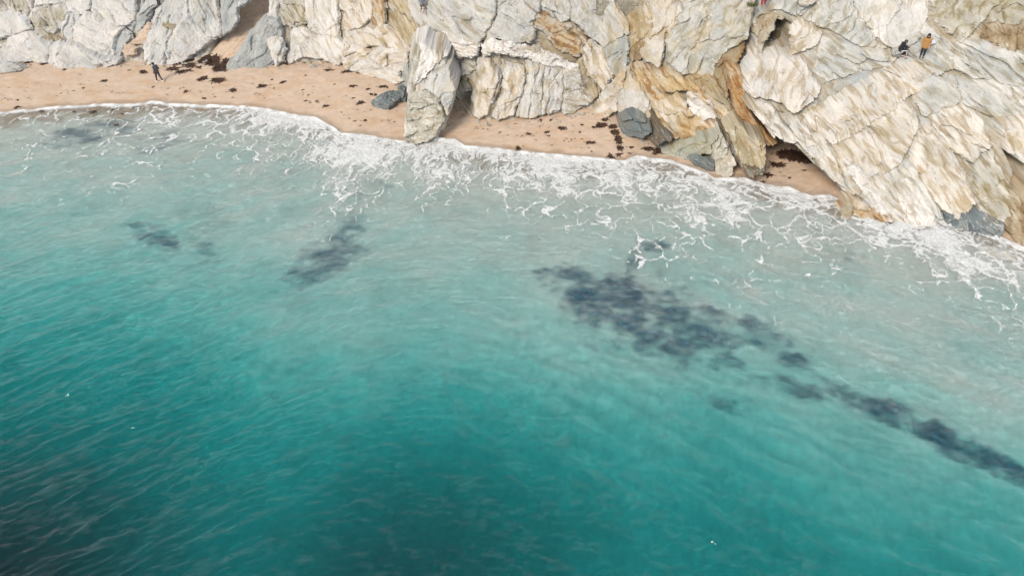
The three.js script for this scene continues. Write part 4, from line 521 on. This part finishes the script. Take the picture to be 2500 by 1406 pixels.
// ---------------------------------------------------------------- loose boulders
function boulder(name, label, kind, [x, y, z], [sx, sy, sz], seed, turn = 0, cuts = 16) {
  const r = rng(seed), g0 = new THREE.IcosahedronGeometry(1, 30), K = KIND[kind], planes = [], pos = g0.attributes.position;
  for (let i = 0; i < cuts; i++) { const v = new THREE.Vector3(r() * 2 - 1, r() * 2 - 1, r() * 2 - 1).normalize(); planes.push([v, 0.72 + 0.26 * r()]); }
  const p = new Float32Array(pos.count * 3), c = new Float32Array(pos.count * 3), v = new THREE.Vector3();
  for (let i = 0; i < pos.count; i++) {
    v.fromBufferAttribute(pos, i).normalize(); let d = 1.15;
    for (const [n, h] of planes) { const q = v.dot(n); if (q > 0.05) d = Math.min(d, h / q); }
    const a = Math.atan2(v.z, v.x), o = rockAt(a * 1.3 * sx + seed, v.y * sy * 1.2 + 0.3 * a, K, 0.6, 0.8, seed & 63), seam = smooth(2.6, 3.14, Math.abs(a)) , pole = smooth(0.75, 0.95, Math.abs(v.y)), f = (1 - seam) * (1 - pole);
    d += 0.5 * o[3] * f / Math.max(sx, sy) + 0.06 * N3(v.x * 2.5 + seed, v.y * 2.5, v.z * 2.5) + 0.03 * (1 - 2 * Math.abs(N3(v.x * 5, v.y * 5, v.z * 5 + seed))) + 0.015 * N3(v.x * 12, v.y * 12, v.z * 12 + seed);
    p[i * 3] = v.x * d * sx; p[i * 3 + 1] = v.y * d * sy; p[i * 3 + 2] = v.z * d * sz;
    const m = smooth(-0.4, 0.5, N3(v.x * 1.6 + seed, v.y * 1.6, v.z * 1.6)), t = 1 + 0.15 * N3(v.x * 7, v.y * 7 + seed, v.z * 7);
    for (let k = 0; k < 3; k++) c[i * 3 + k] = lerp(lerp(K.c[0][k], K.c[1][k], m) * t, o[k], 0.6 * f);
  }
  const idx = new Uint32Array(pos.count); for (let i = 0; i < pos.count; i++) idx[i] = i;
  // weld the triangle soup so that it shades smoothly
  const key = new Map(), map = new Uint32Array(pos.count), P = [], C = []; for (let i = 0; i < pos.count; i++) { const k = Math.round(pos.getX(i) * 1e4) + '_' + Math.round(pos.getY(i) * 1e4) + '_' + Math.round(pos.getZ(i) * 1e4); if (!key.has(k)) { key.set(k, P.length / 3); P.push(p[i * 3], p[i * 3 + 1], p[i * 3 + 2]); C.push(c[i * 3], c[i * 3 + 1], c[i * 3 + 2]); } map[i] = key.get(k); }
  const o = mesh(name, geo(P, map, C), K.wet ? wetRockMat : rockMat); o.position.set(x, y, z); o.rotation.y = turn;
  return tag(o, label, 'boulder');
}
boulder('dark_boulder', 'dark blue grey boulder lying on the sand left of the outcrop', 'slate', [-10.3, 0.85, -56.3], [1.15, 0.95, 1.0], 5, 0.5);
boulder('dark_boulder', 'narrow dark boulder wedged between the outcrop and the blue grey boulder', 'slate', [-9.0, 1.05, -57.0], [0.6, 1.0, 0.75], 9, 0.2);
boulder('grey_boulder', 'small grey boulder at the far left foot of the cliff', 'grey', [-45.2, 1.1, -62.6], [1.5, 0.65, 0.9], 14, 0.3);
boulder('surf_boulder', 'grey weedy boulder awash in the surf at the right edge', 'fol', [30.6, -0.05, -36.7], [1.35, 0.5, 0.8], 21, -0.5, 26);
boulder('mossy_boulder', 'dark upright rock at the cave end of the waterline', 'hang', [22.45, 0.3, -40.85], [0.36, 0.9, 0.55], 25, 0, 30);
boulder('tan_boulder', 'rounded tan boulder on top of the headland', 'cream', [21.0, 10.25, -52.9], [0.55, 0.32, 0.5], 33, 0);
boulder('flat_rock', 'small flat rock under the seated person', 'fol', [26.72, 8.0, -49.25], [0.5, 0.3, 0.42], 41, 0.2);

// ---------------------------------------------------------------- stranded seaweed
const weedMat = std({ vertexColors: true, roughness: 0.6, side: THREE.DoubleSide });
function ribbons(spots, seed, yOf) { // spots: [x, z, width, length]; strap-like fronds heaped on the sand
  const r = rng(seed), p = [], c = [], idx = [], gauss = () => (r() + r() + r() - 1.5) / 1.5;
  for (const [cx, cz, w, l] of spots) {
    const n = Math.round(clamp(w * l * 190, 8, 300)), lean = (r() - 0.5) * 0.9;
    for (let k = 0; k < n; k++) {
      let a = lean + (r() - 0.5) * 2.4 + (r() < 0.5 ? Math.PI : 0), e = gauss(), f = gauss();
      let x = cx + e * w * 0.5, z = cz + f * l * 0.5 + e * w * 0.2 * lean, len = clamp(w * 0.4, 0.07, 0.32) * (0.5 + r()), wd = 0.018 + 0.026 * r(), lift = 0.02 + 0.10 * r() * (1 - Math.abs(e)) * (1 - Math.abs(f)) * Math.min(1, l * 1.4);
      const s = 0.6 + 0.9 * r(), red = r() < 0.25 ? 1.5 : 1, base = p.length / 3, steps = 4;
      for (let q = 0; q <= steps; q++) {
        const t = q / steps, y = yOf(x, z) + 0.012 + lift * Math.sin(Math.PI * (0.15 + 0.8 * t)), ww = wd * (q === steps ? 0.25 : 1), nx = -Math.sin(a) * ww, nz = Math.cos(a) * ww;
        p.push(x + nx, y + 0.012 * Math.sin(k + q), z + nz, x - nx, y - 0.008 * Math.sin(k + q * 2) + 0.01, z - nz);
        for (let m = 0; m < 2; m++) c.push(0.050 * s * red, 0.029 * s, 0.019 * s);
        x += Math.cos(a) * len / steps; z += Math.sin(a) * len / steps; a += (r() - 0.5) * 0.9;
        if (q < steps) { const b = base + q * 2; idx.push(b, b + 1, b + 2, b + 1, b + 3, b + 2); }
      }
    }
  }
  return geo(p, idx, c);
}
const weedSpot = (w) => { const x = w[1]; return w[0] === 'left' ? (x < -39 ? ['far left', 'dark seaweed scrap on the sand at the far left foot of the cliff'] : x < -32.2 ? ['left', 'dark seaweed scrap on the sand left of the walking person'] : w[2] < -61 ? ['streak', 'dark seaweed streak on the sand right of the walking person'] : ['lower left', 'tiny seaweed scrap on the open sand below the sandy gully']) : w[0] === 'mid' ? (x < -16 ? ['middle', 'seaweed scrap on the sand below the blue grey wedge'] : ['outcrop', 'seaweed scrap on the sand close to the dark boulders']) : w[0] === 'right' ? (x < 4 ? ['strip', 'seaweed scrap on the sand strip below the grey wall'] : ['strip end', 'seaweed scrap on the sand near the dark blue boulder']) : [w[0], weedWord[w[0]]]; };
const weedWord = { left: 'small dark brown seaweed scrap on the sand below the left cliff', mid: 'small seaweed scrap on the sand left of the outcrop', right: 'small seaweed scrap on the sand strip right of the outcrop', cave: 'dark seaweed scrap on the sand inside the cave mouth', swash: 'dark seaweed scrap adrift in the thin wash at far left' };
{
  const bank = WEED.filter((w, i) => w[0] === 'left').slice(-6), den = WEED.filter((w) => w[0] === 'cave').slice(0, 3), side = WEED.filter((w) => w[0] === 'right').slice(10, 16);
  const big = new Set([...bank, ...den, ...side]);
  tag(mesh('seaweed_bank', ribbons(bank.flatMap((w) => [w, w, w].map((q) => q.slice(1))), 3, ground), weedMat), 'thick dark band of seaweed across the mouth of the sandy gully', 'seaweed');
  tag(mesh('seaweed_bank', ribbons(den.flatMap((w) => [w, w, w, w].map((q) => q.slice(1))), 4, ground), weedMat), 'black heap of seaweed at the back of the cave', 'seaweed');
  tag(mesh('seaweed_bank', ribbons(side.flatMap((w) => [w, w].map((q) => q.slice(1))), 6, ground), weedMat), 'reddish brown seaweed heaped against the dark blue boulder', 'seaweed');
  WEED.forEach((w, i) => { if (!big.has(w)) tag(mesh('seaweed_clump', ribbons([w.slice(1)], 100 + i, w[0] === 'swash' ? (x, z) => seaSurface(x, z) + 0.03 : ground), weedMat), weedSpot(w)[1], 'seaweed', 'seaweed scraps, ' + weedSpot(w)[0]); });
}
{ // tiny flecks of wrack along the drift lines
  const r = rng(808), spots = []; for (let k = 0; k < 300; k++) { const x = -46 + 66 * r(), q = r() < 0.5 ? 2.2 + 0.5 * N2(x * 0.2, 4) : r() < 0.5 ? 3.6 + 0.7 * N2(x * 0.25, 8) : 1 + 4.5 * r(); if (N2(x * 0.35, q * 0.4) < -0.25) continue; spots.push([x, shoreZ(x) - q + (r() - 0.5) * 0.5, 0.06 + 0.12 * r(), 0.05]); }
  const p = [], c = [], idx = []; for (const [x, z, w] of spots) { const a = (r() - 0.5) * 1.6, b = p.length / 3, y = ground(x, z), s = 0.6 + 0.9 * r(), dx = Math.cos(a) * w, dz = Math.sin(a) * w; p.push(x - dx, y + 0.03, z - dz, x + dz * 0.3, y + 0.05, z - dx * 0.3, x + dx, y + 0.03, z + dz, x - dz * 0.3, y + 0.045, z + dx * 0.3); idx.push(b, b + 2, b + 1, b, b + 3, b + 2); for (let q = 0; q < 4; q++) c.push(0.09 * s, 0.055 * s, 0.033 * s); }
  tag(mesh('seaweed_flecks', geo(p, idx, c), weedMat), 'tiny brown flecks of wrack along the drift lines', 'seaweed', 0, 'stuff');
}
{ // small stones fallen at the foot of the cliffs
  const r = rng(515), base = new THREE.IcosahedronGeometry(1, 1), gs = [];
  for (let k = 0; k < 330; k++) {
    const x = -46 + 62 * r(); if (Math.abs(x + 25) < 1.5 || N2(x * 0.3, 77) < -0.1) continue;
    const z = -table(FOOT, x, 1) + 0.5 + 1.3 * r() * r(), s = 0.04 + 0.13 * r() * r(), g = base.clone(), P = g.attributes.position, c = [], t = 0.7 + 0.6 * r(), y = ground(x, z), w = 0.9 + 0.2 * r();
    for (let i = 0; i < P.count; i++) { const q = 1 + 0.3 * N3(P.getX(i) * 1.3 + k, P.getY(i) * 1.3, P.getZ(i) * 1.3); P.setXYZ(i, x + P.getX(i) * q * s * 1.3, y + P.getY(i) * q * s * 0.8 + s * 0.3, z + P.getZ(i) * q * s); c.push(0.33 * t * w, 0.31 * t, 0.28 * t); }
    g.deleteAttribute('uv'); g.setAttribute('color', new THREE.Float32BufferAttribute(c, 3)); g.computeVertexNormals(); gs.push(g);
  }
  tag(mesh('pebbles', mergeGeometries(gs), rockMat), 'small stones fallen along the foot of the cliffs', 'pebbles', 0, 'stuff');
}
// ---------------------------------------------------------------- seaweed beds on the sea floor
{
  const m = std({ vertexColors: true, roughness: 0.9, transparent: true });
  const where = ['pale swash at far left', 'shallows at left, near the beach', 'grey shallows at left, long and narrow', 'left middle water, small and faint', 'left middle water, upper of a pair', 'left middle water, lower of a pair', 'foam edge below the outcrop', 'foam fringe right of centre', 'green shallows right of centre, a narrow streak', 'green shallows right of centre, faint', 'right of centre, the upper large one', 'right of centre, left tip of the large ones', 'right of centre, the largest', 'right of centre, below the largest', 'right side, slanting below the foam', 'right side, small and broken', 'right side, a thin flat streak', 'right side, middle of the long chain', 'right side, in the long slanting chain', 'lower right, darkest of the slanting chain', 'lower right corner end of the chain', 'surf near the headland', 'lower middle, faint and flat'];
  BEDS.forEach(([cx, cz, rx, rz, ang, dens], b) => {
    const a = ang * Math.PI / 180, ca = Math.cos(a), sa = Math.sin(a) * 1.6, st = 0.12, X = Math.max(rx, rz) * 1.5, nx = Math.ceil(rx * 3 / st), nz = Math.ceil(rz * 3.2 / st), p = [], c = [], idx = [], H = new Float32Array((nx + 1) * (nz + 1));
    const pt = (i, j) => { const u = (i / nx - 0.5) * rx * 3, v = (j / nz - 0.5) * rz * 3.2; return [cx + u, cz + v - u * Math.tan(a) * 1.5, u, v]; };
    for (let j = 0; j <= nz; j++) for (let i = 0; i <= nx; i++) {
      const [x, z, u, v] = pt(i, j), e = Math.hypot(u / (rx * 1.15), v / (rz * 1.15));
      H[j * (nx + 1) + i] = Math.min(0.5, (1 - e) * 1.2) + 0.95 * fbm(x * 0.30 + b * 7, z * 0.42, 3) + 0.26 * N2(x * 0.9, z * 1.4 + b) + 0.05 * N2b(x * 2.6, z * 3.4) - 0.1 - 1.2 * Math.max(0, e - 0.95) + (dens - 0.75) * 0.75;
    }
    // a ragged mat of fronds: dense in the middle, thinning to nothing at the rim
    const at = new Int32Array((nx + 1) * (nz + 1)).fill(-1), cover = (k) => clamp(0.66 * smooth(-0.2, 1.0, H[k]) * (0.35 + 0.75 * dens));
    const vert = (i, j) => { const k = j * (nx + 1) + i; if (at[k] < 0) { const [x, z] = pt(i, j), g = ground(x, z), dep = Math.max(0.1, -g), s = 0.8 + 0.5 * N2(x * 2.5, z * 2.5); at[k] = p.length / 3; p.push(x, g + 0.03 + cover(k) * Math.min(0.3 * dep, 0.14 + 0.06 * N2(x * 5, z * 5)), z); c.push(0.03 * s, 0.14 * s, 0.23 * s, cover(k)); } return at[k]; };
    for (let j = 0; j < nz; j++) for (let i = 0; i < nx; i++) { const k = j * (nx + 1) + i; if (Math.max(H[k], H[k + 1], H[k + nx + 1], H[k + nx + 2]) < -0.2) continue; const q = vert(i, j), w = vert(i + 1, j), e = vert(i, j + 1), f = vert(i + 1, j + 1); idx.push(q, e, w, w, e, f); }
    if (idx.length) tag(mesh('seaweed_bed', geo(p, idx, c, 4), m), 'dark sunken seaweed patch, ' + where[b], 'seaweed bed', 'sunken seaweed patches');
  });
}

// ---------------------------------------------------------------- clifftop wall, path, tuft, bag
{
  const w = group('stone_wall'), r = rng(50), gs = [], stone = std({ vertexColors: true });
  for (let row = 0; row < 7; row++) for (let x = 6.6 + 0.2 * r(); x < 12.2;) {
    const l = 0.22 + 0.4 * r(), g = new THREE.BoxGeometry(l - 0.03, 0.13, 0.42 + 0.06 * r(), 2, 1, 1), P = g.attributes.position, c = [], s = 0.75 + 0.5 * r();
    for (let i = 0; i < P.count; i++) { P.setX(i, P.getX(i) + 0.012 * N3(P.getX(i) * 9 + x, row, 1)); P.setY(i, P.getY(i) + 0.012 * N3(P.getX(i) * 9 + x, row, 5)); c.push(0.34 * s, 0.31 * s, 0.25 * s); }
    g.setAttribute('color', new THREE.Float32BufferAttribute(c, 3)); g.translate(x + l / 2, 0.07 + row * 0.148, 0); gs.push(g); x += l;
  }
  const masonry = mesh('masonry', mergeGeometries(gs), stone, w); masonry.userData.kind = 'stuff';
  const core = new THREE.BoxGeometry(5.6, 1.02, 0.36); core.translate(9.4, 0.5, 0); mesh('mortar', core, std({ color: new THREE.Color().setRGB(0.2, 0.185, 0.155) }), w);
  w.position.set(0, 7.5, -58.1); tag(w, 'low dry stone wall along the clifftop path', 'wall');
  const pg = new THREE.BoxGeometry(7.5, 0.25, 9, 30, 1, 30); pg.translate(9.5, 8.36, -63); tag(mesh('path', pg, std({ color: new THREE.Color().setRGB(0.55, 0.53, 0.51) })), 'pale concrete path behind the clifftop wall', 0, 0, 'structure');
}
{
  const r = rng(60), p = [], idx = [], c = [];
  for (let k = 0; k < 260; k++) { const a = r() * 6.28, d = Math.sqrt(r()) * 0.38, x = Math.cos(a) * d, z = Math.sin(a) * d, h = 0.14 + 0.2 * r(), b = p.length / 3, t = r() * 6.28, o = 0.14 * r(), s = 0.7 + 0.6 * r(); p.push(x - 0.016 * Math.cos(t), 0, z - 0.016 * Math.sin(t), x + 0.016 * Math.cos(t), 0, z + 0.016 * Math.sin(t), x * 1.35 + o * Math.cos(a + t), h, z * 1.35 + o * Math.sin(a + t)); idx.push(b, b + 1, b + 2); for (let q = 0; q < 3; q++) c.push(0.085 * s, 0.105 * s, 0.03 * s); }
  const o = mesh('grass_tuft', geo(p, idx, c), std({ vertexColors: true, side: THREE.DoubleSide })); o.position.set(16.95, 10.15, -52.3); tag(o, 'small green grass tuft on the cliff at the top edge', 'plant');
}
{
  const g = group('bag'), s = new THREE.Shape(); s.moveTo(-0.2, 0); s.lineTo(0.2, 0); s.quadraticCurveTo(0.25, 0.16, 0.16, 0.3); s.lineTo(-0.14, 0.28); s.quadraticCurveTo(-0.25, 0.14, -0.2, 0);
  const e = new THREE.ExtrudeGeometry(s, { depth: 0.14, bevelEnabled: true, bevelSize: 0.03, bevelThickness: 0.03, bevelSegments: 3 });
  mesh('pouch', e, std({ color: new THREE.Color().setRGB(0.5, 0.53, 0.6) }), g);
  mesh('strap', new THREE.TorusGeometry(0.11, 0.014, 8, 24, Math.PI), std({ color: new THREE.Color().setRGB(0.12, 0.14, 0.17) }), g).position.set(0, 0.3, 0.07);
  g.position.set(29.05, 8.5, -49.45); g.rotation.set(-0.5, -0.3, 0.25); g.scale.setScalar(0.75); tag(g, 'small pale blue bag on the rock beside the standing person', 'bag');
}

// ---------------------------------------------------------------- people
function surfaceNet(f, lo, hi, cell) {
  const n = [0, 1, 2].map((k) => Math.ceil((hi[k] - lo[k]) / cell) + 1), [nx, ny, nz] = n, F = new Float32Array(nx * ny * nz), id = (i, j, k) => (k * ny + j) * nx + i, P = [], at = new Int32Array(nx * ny * nz).fill(-1), idx = [];
  for (let k = 0; k < nz; k++) for (let j = 0; j < ny; j++) for (let i = 0; i < nx; i++) F[id(i, j, k)] = f(lo[0] + i * cell, lo[1] + j * cell, lo[2] + k * cell);
  const E = [[0, 1], [2, 3], [4, 5], [6, 7], [0, 2], [1, 3], [4, 6], [5, 7], [0, 4], [1, 5], [2, 6], [3, 7]];
  for (let k = 0; k < nz - 1; k++) for (let j = 0; j < ny - 1; j++) for (let i = 0; i < nx - 1; i++) {
    const v = []; let neg = 0; for (let c = 0; c < 8; c++) { const q = F[id(i + (c & 1), j + ((c >> 1) & 1), k + (c >> 2))]; v.push(q); if (q < 0) neg++; }
    if (!neg || neg === 8) continue;
    let x = 0, y = 0, z = 0, m = 0; for (const [a, b] of E) if ((v[a] < 0) !== (v[b] < 0)) { const t = v[a] / (v[a] - v[b]); x += (a & 1) + t * ((b & 1) - (a & 1)); y += ((a >> 1) & 1) + t * (((b >> 1) & 1) - ((a >> 1) & 1)); z += (a >> 2) + t * ((b >> 2) - (a >> 2)); m++; }
    at[id(i, j, k)] = P.length / 3; P.push(lo[0] + (i + x / m) * cell, lo[1] + (j + y / m) * cell, lo[2] + (k + z / m) * cell);
  }
  const quad = (a, b, c, d, s) => { if (a < 0 || b < 0 || c < 0 || d < 0) return; if (s) idx.push(a, b, c, a, c, d); else idx.push(a, c, b, a, d, c); };
  for (let k = 1; k < nz - 1; k++) for (let j = 1; j < ny - 1; j++) for (let i = 1; i < nx - 1; i++) {
    const s = F[id(i, j, k)] < 0;
    if (s !== F[id(i + 1, j, k)] < 0) quad(at[id(i, j - 1, k - 1)], at[id(i, j, k - 1)], at[id(i, j, k)], at[id(i, j - 1, k)], s);
    if (s !== F[id(i, j + 1, k)] < 0) quad(at[id(i - 1, j, k - 1)], at[id(i - 1, j, k)], at[id(i, j, k)], at[id(i, j, k - 1)], s);
    if (s !== F[id(i, j, k + 1)] < 0) quad(at[id(i - 1, j - 1, k)], at[id(i, j - 1, k)], at[id(i, j, k)], at[id(i - 1, j, k)], s);
  }
  return geo(P, idx, null);
}
const cone = (x, y, z, a, b, ra, rb) => { const ex = b[0] - a[0], ey = b[1] - a[1], ez = b[2] - a[2], t = clamp(((x - a[0]) * ex + (y - a[1]) * ey + (z - a[2]) * ez) / (ex * ex + ey * ey + ez * ez || 1)); return Math.hypot(x - a[0] - t * ex, y - a[1] - t * ey, z - a[2] - t * ez) - lerp(ra, rb, t); };
function bonesNet(bones, cell, k = 0.03) {
  const lo = [9, 9, 9], hi = [-9, -9, -9]; for (const [a, b, ra, rb] of bones) for (const [q, r] of [[a, ra], [b, rb]]) for (let i = 0; i < 3; i++) { lo[i] = Math.min(lo[i], q[i] - r - cell * 3); hi[i] = Math.max(hi[i], q[i] + r + cell * 3); }
  return surfaceNet((x, y, z) => { let d = 9; for (const [a, b, ra, rb] of bones) { const q = cone(x, y, z, a, b, ra, rb), h = clamp(0.5 + 0.5 * (d - q) / k); d = d > 8 ? q : lerp(d, q, h) - k * h * (1 - h); } return d; }, lo, hi, cell);
}
const add = (a, b) => [a[0] + b[0], a[1] + b[1], a[2] + b[2]], mulv = (a, s) => a.map((q) => q * s), mixv = (a, b, t) => a.map((q, i) => lerp(q, b[i], t));
function hand(wrist, dir, side) { // palm, four unequal curled fingers, thumb from the side of the palm
  const d = new THREE.Vector3(...dir).normalize(), s = new THREE.Vector3(0, 0, 1).cross(d).normalize(); if (s.length() < 0.1) s.set(1, 0, 0); const n = d.clone().cross(s), at = (f, l, u) => add(add(add(wrist, d.clone().multiplyScalar(f).toArray()), s.clone().multiplyScalar(l).toArray()), n.clone().multiplyScalar(u).toArray());
  const b = [[at(0, 0, 0), at(0.07, 0.015, 0), 0.024, 0.02], [at(0.01, 0, 0), at(0.075, -0.02, 0), 0.022, 0.017]];
  [[-0.03, 0.065], [-0.01, 0.078], [0.011, 0.072], [0.03, 0.055]].forEach(([l, len]) => { const k0 = at(0.075, l, 0), k1 = at(0.075 + len * 0.5, l * 1.1, 0.012), k2 = at(0.075 + len * 0.82, l * 1.1, 0.034); b.push([k0, k1, 0.0095, 0.009], [k1, k2, 0.009, 0.0075]); });
  b.push([at(0.02, 0.03 * side, 0.01), at(0.055, 0.058 * side, 0.022), 0.012, 0.01], [at(0.055, 0.058 * side, 0.022), at(0.085, 0.06 * side, 0.036), 0.01, 0.008]);
  return bonesNet(b, 0.006, 0.008);
}
const POSE = {
  stand: { pelvis: [0, .95, 0], chest: [0, 1.28, 0], neck: [0, 1.47, .01], head: [0, 1.62, .03], sh: [.18, 1.40, 0], elL: [.25, 1.13, -.04], elR: [-.25, 1.13, -.02], wrL: [.24, .90, .06], wrR: [-.24, .90, .07], hip: [.09, .92, 0], knL: [.10, .50, .03], knR: [-.10, .50, .02], anL: [.11, .09, -.01], anR: [-.09, .09, -.02] },
  walk: { pelvis: [0, .93, 0], chest: [0, 1.25, .05], neck: [0, 1.43, .10], head: [0, 1.55, .18], sh: [.18, 1.37, .05], elL: [.26, 1.10, -.03], elR: [-.26, 1.10, -.02], wrL: [.17, .95, .15], wrR: [-.17, .95, .15], hip: [.09, .91, 0], knL: [.10, .50, .14], knR: [-.10, .49, -.05], anL: [.10, .10, .20], anR: [-.09, .13, -.30] },
  sit: { pelvis: [0, .50, 0], chest: [0, .84, .10], neck: [0, .98, .17], head: [0, 1.10, .25], sh: [.17, .95, .11], elL: [.23, .72, .30], elR: [-.23, .72, .30], wrL: [.10, .74, .50], wrR: [-.08, .74, .52], hip: [.09, .49, .02], knL: [.12, .53, .42], knR: [-.12, .53, .44], anL: [.11, .10, .36], anR: [-.10, .10, .50] },
};
function person(label, pose, at, turn, size, look) {
  const J = POSE[pose], g = group('person'), mx = (v) => [-v[0], v[1], v[2]], hipR = mx(J.hip), shR = mx(J.sh), skin = std({ color: new THREE.Color().setRGB(0.42, 0.24, 0.17), roughness: 0.6 });
  const toe = (a) => add(a, [0.01, -0.05, 0.15]), heel = (a) => add(a, [0, -0.05, -0.03]);
  const legs = (k, to = 1) => [[J.hip, J.knL, .085 * k, .058 * k], [J.knL, mixv(J.knL, J.anL, to), .058 * k, lerp(.058, .042, to) * k], [hipR, J.knR, .085 * k, .058 * k], [J.knR, mixv(J.knR, J.anR, to), .058 * k, lerp(.058, .042, to) * k]];
  const arms = (k) => [[J.sh, J.elL, .056 * k, .044 * k], [J.elL, J.wrL, .044 * k, .032 * k], [shR, J.elR, .056 * k, .044 * k], [J.elR, J.wrR, .044 * k, .032 * k]];
  const trunk = (k) => [[add(J.pelvis, [.06, 0, 0]), add(J.chest, [.08, 0, 0]), .105 * k, .105 * k], [add(J.pelvis, [-.06, 0, 0]), add(J.chest, [-.08, 0, 0]), .105 * k, .105 * k], [J.chest, add(J.neck, [0, -.08, -.01]), .12 * k, .09 * k], [J.sh, shR, .07 * k, .07 * k]];
  const hd = J.head, up = new THREE.Vector3(...hd).sub(new THREE.Vector3(...J.neck)).normalize();
  const face = [[add(hd, [0, .035, -.015]), add(hd, [0, -.05, .02]), .088, .066], [J.neck, add(hd, [0, -.05, -.01]), .05, .048], [add(hd, [0, .0, .085]), add(hd, [0, -.03, .10]), .012, .016], [add(hd, [.083, -.01, -.01]), add(hd, [.086, .015, -.015]), .016, .02], [add(hd, [-.083, -.01, -.01]), add(hd, [-.086, .015, -.015]), .016, .02], [add(hd, [-.02, -.065, .078]), add(hd, [.02, -.065, .078]), .012, .012], [add(hd, [-.04, .03, .074]), add(hd, [.04, .03, .074]), .014, .014]];
  const body = mergeGeometries([bonesNet([...trunk(.86), ...legs(.9), ...arms(.85), [J.anL, toe(J.anL), .04, .028], [J.anR, toe(J.anR), .04, .028], [J.chest, J.neck, .08, .052], ...face], 0.016, 0.025), hand(J.wrL, new THREE.Vector3(...J.wrL).sub(new THREE.Vector3(...J.elL)).toArray(), -1), hand(J.wrR, new THREE.Vector3(...J.wrR).sub(new THREE.Vector3(...J.elR)).toArray(), 1)]);
  mesh('body', body, skin, g);
  const mat = (c, ro = 0.85) => std({ color: new THREE.Color().setRGB(...c), roughness: ro });
  const hem = look.coat ? [[add(J.pelvis, [.07, -.16, .0]), add(J.pelvis, [.06, .05, 0]), .15, .14], [add(J.pelvis, [-.07, -.16, 0]), add(J.pelvis, [-.06, .05, 0]), .15, .14]] : [];
  const jacket = mesh('jacket', bonesNet([...trunk(1.22), ...arms(1.4), ...hem, ...(look.hood ? [[add(J.neck, [0, .0, -.05]), add(J.neck, [0, -.03, .03]), .085, .085]] : [])], 0.016, 0.035), mat(look.jacket), g);
  if (look.legs !== 'bare') {
    const tr = mesh('trousers', bonesNet([...legs(1.22, .94), [J.hip, hipR, .10, .10], [J.pelvis, add(J.pelvis, [0, .06, 0]), .12, .12]], 0.016, 0.03), mat(look.trousers), g);
    if (look.stripe) for (const [h, k, a, s] of [[J.hip, J.knL, J.anL, 1], [hipR, J.knR, J.anR, -1]]) mesh('side_stripe', bonesNet([[add(h, [s * .085, .0, .05]), add(k, [s * .05, .0, 0]), .035, .035], [add(k, [s * .05, 0, 0]), add(a, [s * .036, .04, 0]), .035, .026]], 0.012, 0.01), mat(look.stripe), tr);
  } else mesh('shorts', bonesNet([...legs(1.35, 0).map(([a, b, r, q]) => [a, mixv(a, b, .5), r, r * .9]), [J.hip, hipR, .11, .11]], 0.016, 0.03), mat(look.trousers), g);
  if (look.shoes) for (const a of [J.anL, J.anR]) mesh('shoe', bonesNet([[heel(a), toe(a), .05, .042], [add(a, [0, .02, 0]), heel(a), .045, .045]], 0.012, 0.02), mat(look.shoes, 0.6), g);
  const hair = [[add(hd, [0, .055, -.035]), add(hd, [0, .05, .02]), .098, .09], [add(hd, [0, 0, -.06]), add(hd, [0, -.03 - (look.long || 0), -.055]), .085, .075]];
  if (look.long) hair.push([add(hd, [.075, .02, -.01]), add(hd, [.085, -.12, .02]), .035, .045], [add(hd, [-.075, .02, -.01]), add(hd, [-.085, -.12, .02]), .035, .045]);
  mesh(look.cap ? 'hood' : 'hair', bonesNet(hair, 0.014, 0.03), mat(look.hair), g);
  if (look.scarf) mesh('scarf', bonesNet([[add(J.neck, [-.06, .0, .05]), add(J.neck, [.06, .0, .05]), .055, .055], [add(J.neck, [-.06, 0, -.05]), add(J.neck, [.06, 0, -.05]), .055, .055]], 0.014, 0.05), mat(look.scarf), g);
  for (const s of [1, -1]) { const e = mesh('eye', new THREE.SphereGeometry(0.013, 10, 8), mat([.03, .025, .02], 0.2), g); e.position.set(hd[0] + s * 0.032, hd[1] + 0.012, hd[2] + 0.076); }
  g.position.set(...at); g.rotation.y = turn; g.scale.setScalar(size / 1.75);
  return tag(g, label, 'person');
}
const walkerAt = [-30.95, 0, -60.8]; walkerAt[1] = ground(walkerAt[0], walkerAt[2]) - 0.02;
person('person in grey hooded jacket and dark trousers walking on the sand', 'walk', walkerAt, -2.0, 1.8, { jacket: [.085, .085, .095], trousers: [.03, .034, .045], shoes: [.65, .62, .58], hair: [.012, .012, .013], hood: 1 });
person('person in tan coat and black trousers standing on the headland', 'stand', [28.27, 7.78, -48.85], -0.55, 1.66, { jacket: [.36, .185, .06], coat: 1, trousers: [.012, .012, .016], shoes: [.02, .018, .018], hair: [.018, .010, .008], long: .1, scarf: [.05, .012, .012] });
person('person in black with white trouser stripes sitting on the headland', 'sit', [26.75, 7.72, -49.1], 1.45, 1.7, { jacket: [.010, .012, .018], trousers: [.010, .010, .014], stripe: [.62, .58, .60], shoes: [.55, .38, .36], hair: [.05, .055, .035], cap: 1, hood: 1 });
person('person in black trousers standing on the left cliff at the top edge', 'stand', [-31.8, 5.25, -66.8], 2.8, 1.75, { jacket: [.02, .022, .03], trousers: [.014, .016, .022], shoes: [.02, .02, .025], hair: [.02, .015, .01] });
person('person with bare legs on the grey cliff at the top edge', 'walk', [-7.2, 6.95, -59.55], 0.5, 1.7, { jacket: [.2, .21, .25], legs: 'bare', trousers: [.12, .10, .09], hair: [.03, .02, .012] });
person('person in red trousers sitting at the top edge of the ochre cliff', 'sit', [18.05, 9.9, -53.2], -0.4, 1.7, { jacket: [.5, .5, .52], trousers: [.35, .02, .03], shoes: [.45, .3, .26], hair: [.03, .02, .012] });

scene.traverse((o) => { if (o.isMesh) { o.receiveShadow = true; if (o.name !== 'sea') o.castShadow = true; } });
renderer.render(scene, camera);
